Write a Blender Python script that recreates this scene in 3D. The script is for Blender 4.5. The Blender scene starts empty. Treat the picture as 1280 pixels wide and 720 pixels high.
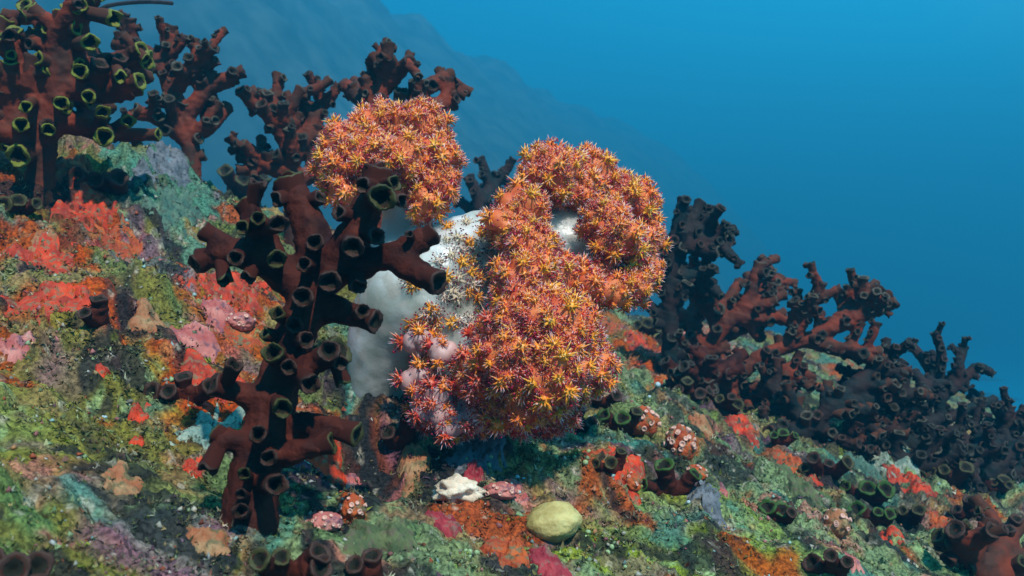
import bpy, bmesh, math, random
import numpy as np
from mathutils import Vector, Matrix, Quaternion
from mathutils import noise as mnoise

random.seed(7)
RNG = np.random.default_rng(7)
scene = bpy.context.scene
C = scene.collection
F = 1108.5                      # focal length in pixels of the 1280 wide photograph

# ------------------------------------------------------------------ camera
cam_data = bpy.data.cameras.new('camera')
cam_data.sensor_width = 36.0
cam_data.lens = 36.0 * F / 1280.0
cam_data.clip_start = 0.02
cam_data.clip_end = 200.0
cam_data.dof.use_dof = True
cam_data.dof.focus_distance = 0.55
cam_data.dof.aperture_fstop = 18.0
cam = bpy.data.objects.new('camera', cam_data)
cam.rotation_euler = (math.radians(90), 0, 0)
C.objects.link(cam)
scene.camera = cam

# ------------------------------------------------------------------ world: daylight filtered through sea water
world = bpy.data.worlds.new('World')
scene.world = world
world.use_nodes = True
wn, wl = world.node_tree.nodes, world.node_tree.links
wn.clear()
w_out = wn.new('ShaderNodeOutputWorld')
w_bg = wn.new('ShaderNodeBackground')
w_tc = wn.new('ShaderNodeTexCoord')
w_dot = wn.new('ShaderNodeVectorMath'); w_dot.operation = 'DOT_PRODUCT'
w_dot.inputs[1].default_value = Vector((0.70, 0.20, 0.68)).normalized()   # the bright patch of surface overhead
w_map = wn.new('ShaderNodeMapRange'); w_map.inputs[1].default_value = -1.0; w_map.inputs[2].default_value = 1.0
w_ramp = wn.new('ShaderNodeValToRGB')
cr = w_ramp.color_ramp
cr.elements[0].position = 0.0; cr.elements[0].color = (0.004, 0.03, 0.07, 1)
cr.elements[1].position = 1.0; cr.elements[1].color = (0.30, 0.80, 1.0, 1)
for pos, col in ((0.40, (0.005, 0.09, 0.20, 1)), (0.52, (0.006, 0.17, 0.37, 1)), (0.70, (0.008, 0.37, 0.70, 1)), (0.82, (0.014, 0.58, 1.02, 1))):
    e = cr.elements.new(pos); e.color = col
wl.new(w_tc.outputs['Generated'], w_dot.inputs[0])
wl.new(w_dot.outputs['Value'], w_map.inputs[0])
wl.new(w_map.outputs[0], w_ramp.inputs[0])
wl.new(w_ramp.outputs[0], w_bg.inputs[0])
w_bg.inputs[1].default_value = 1.0
wl.new(w_bg.outputs[0], w_out.inputs[0])

# ------------------------------------------------------------------ sun, exposure
sun_data = bpy.data.lights.new('sun', 'SUN')
sun_data.energy = 5.0
sun_data.angle = math.radians(1.5)
sun_data.color = (1.0, 0.95, 0.86)
sun = bpy.data.objects.new('sun', sun_data)
sun.rotation_euler = Vector((-0.25, 0.53, -0.81)).to_track_quat('-Z', 'Y').to_euler()
C.objects.link(sun)
scene.view_settings.view_transform = 'Standard'
scene.view_settings.look = 'None'
scene.view_settings.exposure = 0.8
scene.view_settings.gamma = 1.0
scene.view_settings.use_curve_mapping = False
scene.render.engine = 'CYCLES'
scene.cycles.use_denoising = True
scene.cycles.max_bounces = 5
scene.cycles.diffuse_bounces = 2
scene.cycles.glossy_bounces = 1
scene.cycles.volume_bounces = 0
scene.cycles.sample_clamp_indirect = 3.0

# ------------------------------------------------------------------ helpers
def P(px, py, d):
    return Vector(((px - 640.0) / F * d, d, (360.0 - py) / F * d))

def _hash(i, j, seed):
    h = (i.astype(np.int64) * 374761393 + j.astype(np.int64) * 668265263 + seed * 982451653) & 0xFFFFFFFF
    h = ((h ^ (h >> 13)) * 1274126177) & 0xFFFFFFFF
    h = h ^ (h >> 16)
    return (h & 0xFFFFFF) / float(0xFFFFFF)

def vn(x, y, seed=0):
    """2-D value noise, -1..1"""
    xi, yi = np.floor(x), np.floor(y)
    fx, fy = x - xi, y - yi
    fx = fx * fx * (3 - 2 * fx); fy = fy * fy * (3 - 2 * fy)
    a = _hash(xi, yi, seed); b = _hash(xi + 1, yi, seed)
    c = _hash(xi, yi + 1, seed); d = _hash(xi + 1, yi + 1, seed)
    return 2 * ((a * (1 - fx) + b * fx) * (1 - fy) + (c * (1 - fx) + d * fx) * fy) - 1

def fbm(x, y, seed=0, octv=3):
    s, a, t = 0, 1.0, 0
    for k in range(octv):
        ca, sa = math.cos(0.6 + k), math.sin(0.6 + k)
        s = s + a * vn((x * ca - y * sa) * 2.03 ** k, (x * sa + y * ca) * 2.03 ** k, seed + 17 * k)
        t += a; a *= 0.5
    return s / t

def n3(p, seed=0):
    """cheap 3-D noise from three 2-D slices, p is (N,3)"""
    return (vn(p[:, 0] + 3.1 * p[:, 2], p[:, 1] - 1.7 * p[:, 2], seed)
            + vn(p[:, 1] + 2.3 * p[:, 0], p[:, 2] + .7 * p[:, 0], seed + 5)
            + vn(p[:, 2] - 1.9 * p[:, 1], p[:, 0] + .9 * p[:, 1], seed + 9)) / 2.0

def worley(x, y, seed):
    xi, yi = np.floor(x), np.floor(y)
    best = np.full(np.shape(x), 9.0)
    for i in (-1, 0, 1):
        for j in (-1, 0, 1):
            cx = xi + i + _hash(xi + i, yi + j, seed); cy = yi + j + _hash(xi + i, yi + j, seed + 1)
            best = np.minimum(best, (x - cx) ** 2 + (y - cy) ** 2)
    return np.sqrt(best)

def sstep(a, b, x):
    t = np.clip((x - a) / (b - a), 0, 1)
    return t * t * (3 - 2 * t)

MOUNDS = [(-0.50, 0.92, 0.075, 0.22, 0.22), (-0.36, 0.98, 0.04, 0.12, 0.12), (-0.085, 0.54, -0.025, 0.045, 0.05), (-0.108, 0.635, 0.022, 0.05, 0.03),
          (-0.20, 0.33, 0.012, 0.05, 0.06), (-0.26, 0.62, 0.02, 0.08, 0.07), (0.14, 0.62, 0.012, 0.09, 0.10),
          (0.42, 1.10, 0.03, 0.15, 0.15), (0.62, 1.25, 0.03, 0.12, 0.15), (0.12, 0.90, 0.03, 0.14, 0.12),
          (-0.16, 0.46, -0.012, 0.04, 0.04), (-0.235, 0.345, 0.016, 0.03, 0.03)]

def H(x, y, fine=True):
    x = np.asarray(x, float); y = np.asarray(y, float)
    z = -0.2 - 0.325 * x + 0.125 * np.minimum(y, 3.0)
    z = z + 0.10 * sstep(0.9, 2.5, np.abs(x)) * np.sign(-x)
    for mx, my, mh, sx, sy in MOUNDS:
        z = z + mh * np.exp(-((x - mx) / sx) ** 2 - ((y - my) / sy) ** 2)
    k = sstep(0.10, 0.7, y)
    z = z + 0.020 * k * fbm(x * 7.0, y * 7.0, 3, 3)
    z = z + 0.016 * k * fbm(x * 20.0, y * 20.0, 11, 3)
    l = 1 - np.abs(fbm(x * 30.0, y * 30.0, 31, 2)) * 2
    z = z + 0.006 * k * l
    cell = worley(x * 42.0, y * 42.0, 81)
    z = z + 0.014 * k * (0.55 - cell) * sstep(-0.3, 0.3, vn(x * 11, y * 11, 83))
    if fine:
        fi = np.clip(y / 0.6, 0.6, 1.6)
        z = z + 0.0042 * fi * fbm(x * 85.0, y * 85.0, 41, 2)
        z = z + 0.0034 * fi * vn(x * 230.0, y * 230.0, 43) * (0.4 + 0.6 * (vn(x * 15, y * 15, 47) > -0.2))
        z = z + 0.0014 * fi * vn(x * 430.0, y * 430.0, 53)
    yc = 1.45 + 1.0 * sstep(-0.1, 0.9, x)
    drop = 0.9 * np.maximum(0, y - yc) ** 1.5
    z = z - drop
    return np.where(z < -1.2, -1.2 - 1.3 * (1 - np.exp((np.minimum(z, -1.2) + 1.2) / 1.3)), z)

_D = np.geomspace(0.16, 6.0, 3000)
def ground_at(px, py):
    """where the ray through a photo pixel meets the reef"""
    x = (px - 640.0) / F * _D; z = (360.0 - py) / F * _D
    below = z < H(x, _D, False)
    i = int(np.argmax(below)) if below.any() else int(np.argmin(np.abs(z - H(x, _D, False))))
    return Vector((x[i], _D[i], float(H(x[i:i + 1], _D[i:i + 1], False)[0])))

def link(o, parent=None):
    C.objects.link(o)
    if parent is not None:
        o.parent = parent
    return o

def tag(o, label=None, cat=None, group=None, kind=None):
    if label: o['label'] = label
    if cat: o['category'] = cat
    if group: o['group'] = group
    if kind: o['kind'] = kind
    return o

def empty(name, loc):
    e = bpy.data.objects.new(name, None)
    e.empty_display_size = 0.02
    e.location = loc
    C.objects.link(e)
    return e

def mesh_np(name, verts, faces, smooth=True, mat=None, colors=None):
    me = bpy.data.meshes.new(name)
    verts = np.asarray(verts, np.float32); faces = np.asarray(faces, np.int32)
    me.vertices.add(len(verts)); me.vertices.foreach_set('co', verts.ravel())
    n, k = faces.shape
    me.loops.add(n * k); me.loops.foreach_set('vertex_index', faces.ravel())
    me.polygons.add(n); me.polygons.foreach_set('loop_start', np.arange(0, n * k, k, dtype=np.int32))
    me.polygons.foreach_set('loop_total', np.full(n, k, np.int32))
    me.polygons.foreach_set('use_smooth', np.full(n, smooth))
    me.update(calc_edges=True)
    if colors is not None:
        a = me.color_attributes.new('Col', 'FLOAT_COLOR', 'POINT')
        c4 = np.ones((len(verts), 4), np.float32); c4[:, :3] = colors
        a.data.foreach_set('color', c4.ravel())
    if mat: me.materials.append(mat)
    return me

def grid_faces(nr, nc, wrap=False):
    r = np.arange(nr - 1)[:, None]; c = np.arange(nc if wrap else nc - 1)[None, :]
    a = r * nc + c; b = r * nc + (c + 1) % nc
    return np.stack([a, b, b + nc, a + nc], -1).reshape(-1, 4)

# ------------------------------------------------------------------ materials
def material(name, c1, c2, scale=40.0, rough=0.7, bump=0.0, bscale=120.0, c3=None, sss=0.0, spec=0.25, dist=0.002, vcol=False, sssr=(0.01, 0.005, 0.003), mott=None):
    if mott: c1, c2, c3, mott = [tuple((0.9 if name == 'red_sponge' else 0.74) * q for q in c) if c else None for c in (c1, c2, c3, mott)]
    m = bpy.data.materials.new(name)
    m.use_nodes = True
    nt = m.node_tree; N, L = nt.nodes, nt.links
    b = N['Principled BSDF']
    b.inputs['Roughness'].default_value = rough
    b.inputs['Specular IOR Level'].default_value = spec
    geo = N.new('ShaderNodeTexCoord')
    no = N.new('ShaderNodeTexNoise'); no.inputs['Scale'].default_value = scale; no.inputs['Detail'].default_value = 4
    L.new(geo.outputs['Object'], no.inputs['Vector'])
    rp = N.new('ShaderNodeValToRGB')
    rp.color_ramp.elements[0].position = 0.36; rp.color_ramp.elements[0].color = (*c1, 1)
    rp.color_ramp.elements[1].position = 0.64; rp.color_ramp.elements[1].color = (*c2, 1)
    if c3:
        e = rp.color_ramp.elements.new(0.74); e.color = (*c3, 1)
    L.new(no.outputs['Fac'], rp.inputs[0])
    if vcol:
        at = N.new('ShaderNodeVertexColor'); at.layer_name = 'Col'
        mx = N.new('ShaderNodeMix'); mx.data_type = 'RGBA'; mx.blend_type = 'MULTIPLY'
        mx.inputs[0].default_value = 1.0
        L.new(at.outputs['Color'], mx.inputs[6]); L.new(rp.outputs[0], mx.inputs[7])
        L.new(mx.outputs[2], b.inputs['Base Color'])
    else:
        L.new(rp.outputs[0], b.inputs['Base Color'])
    if mott:
        n4 = N.new('ShaderNodeTexNoise'); n4.inputs['Scale'].default_value = scale * 3.1; n4.inputs['Detail'].default_value = 3
        L.new(geo.outputs['Object'], n4.inputs['Vector'])
        mr = N.new('ShaderNodeMapRange'); mr.inputs[1].default_value = 0.52; mr.inputs[2].default_value = 0.64
        L.new(n4.outputs['Fac'], mr.inputs[0])
        m2 = N.new('ShaderNodeMix'); m2.data_type = 'RGBA'; m2.inputs[7].default_value = (*mott, 1)
        L.new(mr.outputs[0], m2.inputs[0]); L.new(rp.outputs[0], m2.inputs[6]); L.new(m2.outputs[2], b.inputs['Base Color'])
    if bump:
        n2 = N.new('ShaderNodeTexNoise'); n2.inputs['Scale'].default_value = bscale; n2.inputs['Detail'].default_value = 5
        L.new(geo.outputs['Object'], n2.inputs['Vector'])
        bp = N.new('ShaderNodeBump'); bp.inputs['Strength'].default_value = bump; bp.inputs['Distance'].default_value = dist
        L.new(n2.outputs['Fac'], bp.inputs['Height']); L.new(bp.outputs[0], b.inputs['Normal'])
    if sss:
        b.inputs['Subsurface Weight'].default_value = sss
        b.inputs['Subsurface Radius'].default_value = sssr
        b.inputs['Subsurface Scale'].default_value = 1.0
    return m

M = {}
M['ground'] = material('reef_rock', (0.42, 0.42, 0.40), (1.45, 1.42, 1.35), 420, 0.9, 1.0, 620, vcol=True, spec=0.15)
M['turf'] = material('turf_algae', (0.7, 0.7, 0.7), (1.2, 1.2, 1.15), 150, 0.8, vcol=True, spec=0.15)
M['grit'] = material('grit', (0.8, 0.8, 0.8), (1.1, 1.1, 1.1), 300, 0.6, vcol=True, spec=0.3)
M['wall'] = material('far_reef', (0.014, 0.042, 0.054), (0.045, 0.088, 0.098), 1.6, 0.9)
M['black'] = material('black_coral_skin', (0.026, 0.0070, 0.005), (0.092, 0.019, 0.010), 60, 0.7, 0.6, 300, spec=0.10)
M['black_cup'] = material('black_coral_cup', (0.032, 0.0085, 0.006), (0.100, 0.022, 0.012), 90, 0.7, 0.5, 300, spec=0.10)
M['rust'] = material('rust_coral_skin', (0.056, 0.024, 0.015), (0.200, 0.034, 0.013), 34, 0.72, 0.4, 260, spec=0.15)
M['rust_cup'] = material('rust_coral_cup', (0.034, 0.034, 0.022), (0.150, 0.032, 0.014), 45, 0.72, 0.4, 260, spec=0.15)
M['dusk'] = material('dark_coral_skin', (0.009, 0.020, 0.020), (0.036, 0.017, 0.014), 30, 0.75, 0.4, 260, spec=0.12)
M['rim_olive'] = material('olive_rim', (0.026, 0.022, 0.008), (0.07, 0.068, 0.014), 160, 0.6)
M['rim_lime'] = material('lime_rim', (0.08, 0.09, 0.010), (0.21, 0.23, 0.025), 160, 0.6)
M['rim_brown'] = material('brown_rim', (0.03, 0.013, 0.009), (0.068, 0.030, 0.018), 160, 0.65)
M['rim_green'] = material('green_rim', (0.018, 0.045, 0.008), (0.05, 0.12, 0.012), 160, 0.6)
M['rim_grey'] = material('grey_rim', (0.04, 0.042, 0.03), (0.10, 0.085, 0.055), 160, 0.65)
M['rim_dim'] = material('dim_rim', (0.016, 0.022, 0.018), (0.045, 0.036, 0.024), 160, 0.7)
M['throat'] = material('cup_throat', (0.004, 0.0035, 0.002), (0.016, 0.016, 0.005), 200, 0.8)
M['stalk'] = material('milky_stalk', (0.50, 0.53, 0.43), (0.98, 1.0, 0.94), 22, 0.32, 0.6, 110, sss=0.8, spec=0.4, c3=(0.72, 0.66, 0.56), dist=0.002, mott=(0.66, 0.62, 0.52), sssr=(0.03, 0.034, 0.03))
M['lobe'] = material('lobe_flesh', (0.62, 0.05, 0.02), (0.82, 0.18, 0.05), 110, 0.6, sss=0.25)
M['lobe_pale'] = material('lobe_flesh_pale', (0.60, 0.09, 0.025), (0.80, 0.22, 0.06), 60, 0.55, sss=0.25)
M['lobe_pink'] = material('lobe_flesh_pink', (0.46, 0.22, 0.20), (0.66, 0.42, 0.38), 60, 0.5, sss=0.4)
M['tuft'] = material('soft_coral_polyps', (0.85, 0.85, 0.85), (1.1, 1.1, 1.1), 120, 0.5, vcol=True, sss=0.15, spec=0.3)
M['red'] = material('red_sponge', (0.30, 0.030, 0.014), (0.78, 0.06, 0.012), 70, 0.6, 0.9, 330, c3=(0.55, 0.13, 0.05), mott=(0.26, 0.14, 0.07))
M['orange'] = material('orange_sponge', (0.42, 0.06, 0.02), (0.72, 0.14, 0.025), 70, 0.65, 0.9, 330, c3=(0.62, 0.26, 0.10), mott=(0.24, 0.17, 0.08))
M['pink'] = material('pink_crust', (0.50, 0.10, 0.09), (0.80, 0.30, 0.24), 60, 0.7, 0.8, 260, c3=(0.75, 0.45, 0.35), mott=(0.30, 0.12, 0.14))
M['salmon'] = material('salmon_lump', (0.45, 0.13, 0.05), (0.52, 0.30, 0.14), 60, 0.75, 0.9, 240, c3=(0.45, 0.42, 0.20), mott=(0.20, 0.16, 0.07))
M['teal'] = material('teal_crust', (0.06, 0.16, 0.12), (0.15, 0.25, 0.17), 90, 0.8, 0.9, 330, c3=(0.30, 0.40, 0.26), mott=(0.08, 0.12, 0.09))
M['green'] = material('green_crust', (0.08, 0.12, 0.05), (0.17, 0.20, 0.08), 90, 0.85, 0.9, 330, c3=(0.26, 0.27, 0.12), mott=(0.16, 0.13, 0.08))
M['pale'] = material('pale_crust', (0.22, 0.34, 0.28), (0.50, 0.56, 0.42), 110, 0.8, 0.9, 330, c3=(0.12, 0.25, 0.22), mott=(0.12, 0.17, 0.13))
M['cream'] = material('cream_sponge', (0.62, 0.45, 0.30), (0.88, 0.74, 0.56), 70, 0.7, 0.8, 260, sss=0.2)
M['yellow'] = material('yellow_squirt', (0.34, 0.25, 0.07), (0.62, 0.52, 0.20), 55, 0.6, 0.9, 260, c3=(0.48, 0.46, 0.20), sss=0.25, spec=0.3)
M['lilac'] = material('lilac_crust', (0.12, 0.15, 0.17), (0.26, 0.27, 0.30), 70, 0.85, 0.8, 320, c3=(0.2, 0.36, 0.40), mott=(0.08, 0.09, 0.10))
M['crimson'] = material('crimson_crust', (0.28, 0.015, 0.03), (0.55, 0.06, 0.07), 70, 0.65, 0.8, 280, mott=(0.30, 0.13, 0.10))
M['coralring'] = material('polyp_ring', (0.62, 0.28, 0.20), (0.74, 0.50, 0.40), 150, 0.6)
M['bead'] = material('green_bead', (0.18, 0.32, 0.14), (0.40, 0.48, 0.24), 90, 0.4, sss=0.3)
M['bluewhite'] = material('blue_white_bead', (0.25, 0.44, 0.48), (0.52, 0.60, 0.60), 90, 0.5, sss=0.2)
M['whip'] = material('whip_coral', (0.02, 0.02, 0.022), (0.05, 0.04, 0.04), 90, 0.7)

# ------------------------------------------------------------------ the reef ground
OLIVE = (0.19, 0.17, 0.045); BEIGE = (0.34, 0.24, 0.10); GREY = (0.20, 0.27, 0.14); MAUVE = (0.24, 0.10, 0.17)
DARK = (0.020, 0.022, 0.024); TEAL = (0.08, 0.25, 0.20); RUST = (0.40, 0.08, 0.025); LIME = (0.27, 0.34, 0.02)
PINK = (0.48, 0.17, 0.16); PALEG = (0.30, 0.42, 0.20); STEEL = (0.16, 0.24, 0.28); GREEN = (0.10, 0.17, 0.06)
PATCH = []     # x, y, rx, ry, colour, strength
def patch(px, py, rpx, rpy, col, s=0.85):
    g = ground_at(px, py)
    PATCH.append((g.x, g.y, rpx / F * g.y, max(rpx / F * g.y * 0.8, rpy * g.y * g.y / (F * 0.2)), col, s))

SP = [
    ('red encrusting sponge forming a ring at the upper left', 100, 268, 42, 16, 'red', .010), ('orange red sponge climbing below the lime rimmed coral', 78, 215, 26, 14, 'orange', .010),
    ('bright red sponge patch at the left edge', 40, 330, 46, 22, 'red', .009), ('wide orange red sponge sheet below the left edge patch', 62, 383, 52, 24, 'red', .008),
    ('small orange sponge on the mauve turf', 152, 300, 22, 10, 'orange', .008), ('red sponge behind the left arm of the black coral', 290, 358, 46, 18, 'red', .008),
    ('smooth orange sponge behind the small black tube clump', 262, 478, 42, 30, 'red', .010), ('orange sponge strip above the smooth orange sponge', 298, 430, 30, 20, 'orange', .008),
    ('orange red sponge right of the black coral trunk', 405, 578, 30, 20, 'red', .010), ('small orange sponge left of the black coral trunk', 240, 592, 15, 16, 'red', .008),
    ('tiny red sponge on the olive turf', 128, 466, 8, 5, 'red', .005), ('small rust sponge above the pink knob', 178, 520, 12, 12, 'red', .006), ('rust sponge streak in the lower left turf', 172, 548, 10, 8, 'red', .005),
    ('red sponge right of the soft coral tips', 815, 445, 34, 20, 'red', .010), ('rust sponge under the right orange lobes', 768, 412, 26, 12, 'orange', .008),
    ('red sponge streak left of the green rimmed tubes', 785, 588, 28, 20, 'red', .008), ('rust sponge beside the ringed cup corals', 745, 575, 26, 10, 'orange', .006),
    ('small red sponge in the rubble right of centre', 925, 535, 22, 10, 'red', .008), ('upright red sponge among the green tubes', 1125, 598, 18, 24, 'red', .014),
    ('flat red sponge right of the upright red one', 1150, 606, 22, 8, 'red', .008), ('small red sponge below the lying green tubes', 1110, 668, 18, 8, 'red', .006),
    ('red sponge spot left of the teal sponge on the right', 1018, 600, 12, 9, 'red', .008), ('crimson knobbly crust below the cream sponge', 558, 655, 24, 18, 'crimson', .012),
    ('scarlet sponge scrap above the cream sponge', 592, 598, 12, 14, 'crimson', .012), ('orange beaded crust left of the yellow squirt', 635, 690, 30, 22, 'orange', .012),
    ('red beaded patch under the yellow squirt', 685, 700, 26, 12, 'crimson', .008), ('orange sponge fragment at the foot of the soft coral', 592, 540, 8, 6, 'red', .006),
    ('red sponge below the maroon coral', 985, 585, 18, 8, 'orange', .006), ('rust sponge at the right below the far corals', 1165, 645, 16, 8, 'orange', .006),
    ('rust sponge patch under the wide rust coral', 850, 470, 22, 10, 'orange', .006),
]
PK = [
    ('pink coral lump above the orange sponge', 240, 418, 26, 16, 'pink'), ('rosy knobbly lump behind the black coral arm', 272, 382, 22, 13, 'pink'), ('orange salmon lump on the left slope', 186, 396, 26, 13, 'salmon'),
    ('pink crumbly lump at the left edge', 18, 432, 18, 12, 'pink'), ('pink and cream knob on the lower left turf', 152, 596, 24, 22, 'salmon'), ('pale peach lump by the red sheet sponge', 56, 300, 14, 8, 'salmon'),
    ('salmon lump at the foot of the black coral', 262, 672, 34, 18, 'salmon'), ('brown crusty lump under the lilac crust', 515, 575, 22, 16, 'salmon'), ('rosy lump right of the black coral base', 436, 598, 14, 11, 'pink'),
    ('pink tongue sponge beside the red sponge on the right', 866, 412, 18, 12, 'pink'), ('tan lump between the rust corals and the rubble', 880, 530, 16, 10, 'salmon'), ('pink lump at the bottom edge', 460, 698, 14, 12, 'pink'),
    ('mauve pink lump above the yellow squirt', 648, 622, 18, 11, 'pink'), ('rosy lump at the bottom right of centre', 905, 612, 10, 7, 'pink'), ('pale pink lump on the right turf', 1068, 700, 12, 8, 'pink'),
]
HALO = {'red': (0.50, 0.055, 0.016), 'orange': (0.46, 0.11, 0.03), 'crimson': (0.36, 0.04, 0.045), 'pink': (0.52, 0.16, 0.13), 'salmon': (0.42, 0.20, 0.09)}
for lb, px, py, rx, ry, m, h in SP: patch(px, py, rx * 1.45, ry * 1.5, HALO[m], 0.8 if py < 520 else 0.4)
YG = (0.25, 0.25, 0.05)
for a in [(110, 470, 130, 50, YG, 0.7), (60, 560, 110, 60, YG, 0.55), (200, 610, 80, 50, YG, 0.5), (60, 650, 90, 50, (0.13, 0.24, 0.09), 0.75), (850, 650, 170, 50, (0.24, 0.31, 0.06), 0.8), (740, 690, 110, 30, (0.26, 0.32, 0.05), 0.8), (980, 690, 110, 40, (0.22, 0.31, 0.10), 0.75), (690, 600, 60, 26, YG, 0.6), (960, 600, 80, 40, (0.19, 0.28, 0.13), 0.7)]: patch(*a)
for lb, px, py, rx, ry, m in PK: patch(px, py, rx * 1.7, ry * 1.6, HALO[m], 0.75)
for a in [(470, 560, 55, 70, DARK, 1.0), (480, 640, 30, 40, DARK, 0.95), (500, 490, 60, 25, DARK, 0.9), (400, 620, 30, 40, DARK, 0.9),  # dark patches here paint the shade of the hollow beneath the soft coral
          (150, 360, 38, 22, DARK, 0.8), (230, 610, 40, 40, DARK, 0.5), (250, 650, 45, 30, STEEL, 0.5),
          (80, 450, 110, 40, OLIVE, 0.6), (120, 500, 130, 40, OLIVE, 0.7), (60, 620, 80, 50, GREEN, 0.7), (190, 560, 60, 40, OLIVE, 0.6),
          (50, 555, 60, 14, MAUVE, 0.4), (190, 690, 70, 24, MAUVE, 0.4), (130, 690, 50, 20, OLIVE, 0.5),
          (230, 250, 80, 30, TEAL, 0.7), (150, 300, 40, 16, MAUVE, 0.6), (210, 340, 50, 20, STEEL, 0.6), (120, 420, 50, 14, BEIGE, 0.5),
          (820, 660, 130, 40, LIME, 0.35), (760, 700, 80, 25, LIME, 0.35), (930, 690, 90, 30, LIME, 0.3), (880, 640, 60, 14, PALEG, 0.6),
          (940, 580, 70, 40, GREY, 0.7), (1000, 640, 80, 40, GREY, 0.6), (1090, 545, 36, 26, PALEG, 0.95), (1120, 680, 90, 30, PALEG, 0.7),
          (1180, 620, 60, 20, PALEG, 0.6), (800, 480, 40, 25, GREY, 0.7), (740, 590, 60, 30, GREY, 0.5), (650, 580, 60, 22, BEIGE, 0.6),
          (600, 600, 40, 16, STEEL, 0.5), (620, 650, 40, 20, MAUVE, 0.5), (540, 690, 50, 20, GREEN, 0.6), (810, 715, 60, 14, MAUVE, 0.5),
          (560, 590, 36, 20, BEIGE, 0.6), (900, 480, 50, 24, GREY, 0.5), (1010, 540, 30, 22, DARK, 0.6), (1230, 660, 40, 20, MAUVE, 0.5),
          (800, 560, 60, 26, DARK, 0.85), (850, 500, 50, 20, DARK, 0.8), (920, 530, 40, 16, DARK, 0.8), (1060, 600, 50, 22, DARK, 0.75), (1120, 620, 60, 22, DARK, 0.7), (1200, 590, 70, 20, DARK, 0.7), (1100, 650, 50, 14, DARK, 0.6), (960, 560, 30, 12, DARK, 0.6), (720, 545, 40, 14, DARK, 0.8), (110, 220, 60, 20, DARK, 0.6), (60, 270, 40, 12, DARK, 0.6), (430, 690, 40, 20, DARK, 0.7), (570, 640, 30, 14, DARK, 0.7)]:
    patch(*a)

def ground_color(x, y):
    n = len(x)
    c = np.tile(np.array(OLIVE), (n, 1))
    wx = x + 0.03 * vn(x * 25, y * 25, 201); wy = y + 0.03 * vn(x * 25, y * 25, 203)
    def mix(col, w):
        nonlocal c
        w = np.clip(w, 0, 1)[:, None]
        c = c * (1 - w) + np.array(col) * w
    mix(GREY, sstep(-0.3, 0.4, fbm(wx * 6, wy * 6, 101) + 0.5 * sstep(-0.1, 0.3, x) - 0.1))
    mix(BEIGE, sstep(0.05, 0.4, fbm(wx * 13, wy * 13, 111)) * 0.8)
    mix(GREEN, sstep(0.05, 0.5, fbm(wx * 16, wy * 16, 115)) * 0.7)
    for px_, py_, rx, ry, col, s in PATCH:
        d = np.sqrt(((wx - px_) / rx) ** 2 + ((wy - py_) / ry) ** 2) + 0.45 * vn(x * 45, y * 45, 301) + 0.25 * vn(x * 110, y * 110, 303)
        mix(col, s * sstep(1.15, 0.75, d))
    mix(MAUVE, sstep(0.2, 0.5, fbm(wx * 22, wy * 22, 121)) * 0.55)
    mix(PINK, sstep(0.34, 0.58, fbm(wx * 34, wy * 34, 131)) * 0.65)
    mix(TEAL, sstep(0.30, 0.55, fbm(wx * 19, wy * 19, 141)) * 0.75)
    mix(RUST, sstep(0.36, 0.5, fbm(wx * 17, wy * 17, 151) + 0.10 * sstep(0.1, -0.2, x)) * 0.9)
    mix((0.46, 0.24, 0.11), sstep(0.44, 0.60, fbm(wx * 31, wy * 31, 155)) * 0.5)
    mix(DARK, sstep(0.22, 0.40, fbm(wx * 24, wy * 24, 161) + 0.10 * sstep(0.1, 0.4, x)) * 0.88)  # dark growth noise; extra cover on the right paints in strobe falloff
    mix(PALEG, sstep(0.45, 0.7, fbm(wx * 60, wy * 60, 171)) * 0.7)
    mix(LIME, sstep(0.55, 0.75, fbm(wx * 70, wy * 70, 175)) * 0.4)
    mix(DARK, sstep(0.32, 0.55, fbm(wx * 90, wy * 90, 181)) * 0.8)
    mix((0.5, 0.45, 0.36), sstep(0.72, 0.85, vn(x * 190, y * 190, 191)) * 0.6)
    c = c * (1 + 0.30 * vn(x * 300, y * 300, 195))[:, None]
    g_ = c.mean(1, keepdims=True)
    return np.clip(0.80 * (g_ + (c - g_) * 1.14), 0.004, 0.9)

def build_ground():
    u = np.concatenate([np.linspace(-1.6, -0.66, 60)[:-1], np.linspace(-0.66, 0.66, 500), np.linspace(0.66, 1.6, 60)[1:]])
    y = np.concatenate([np.geomspace(0.16, 3.0, 600)[:-1], np.geomspace(3.0, 15.0, 50)])
    Y, U = np.meshgrid(y, u, indexing='ij')
    X = U * Y
    x, yy = X.ravel(), Y.ravel()
    z = H(x, yy)
    wob = 0.004 * np.clip(yy, 0.3, 1.5)
    xs = x + wob * vn(x * 120, yy * 120, 61); ys = yy + wob * vn(x * 120, yy * 120, 67)
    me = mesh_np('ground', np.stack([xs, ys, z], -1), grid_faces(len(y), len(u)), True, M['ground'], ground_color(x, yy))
    return tag(link(bpy.data.objects.new('ground', me)), 'lumpy reef slope crusted with algae turf and rubble', None, None, 'structure')
build_ground()

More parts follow.
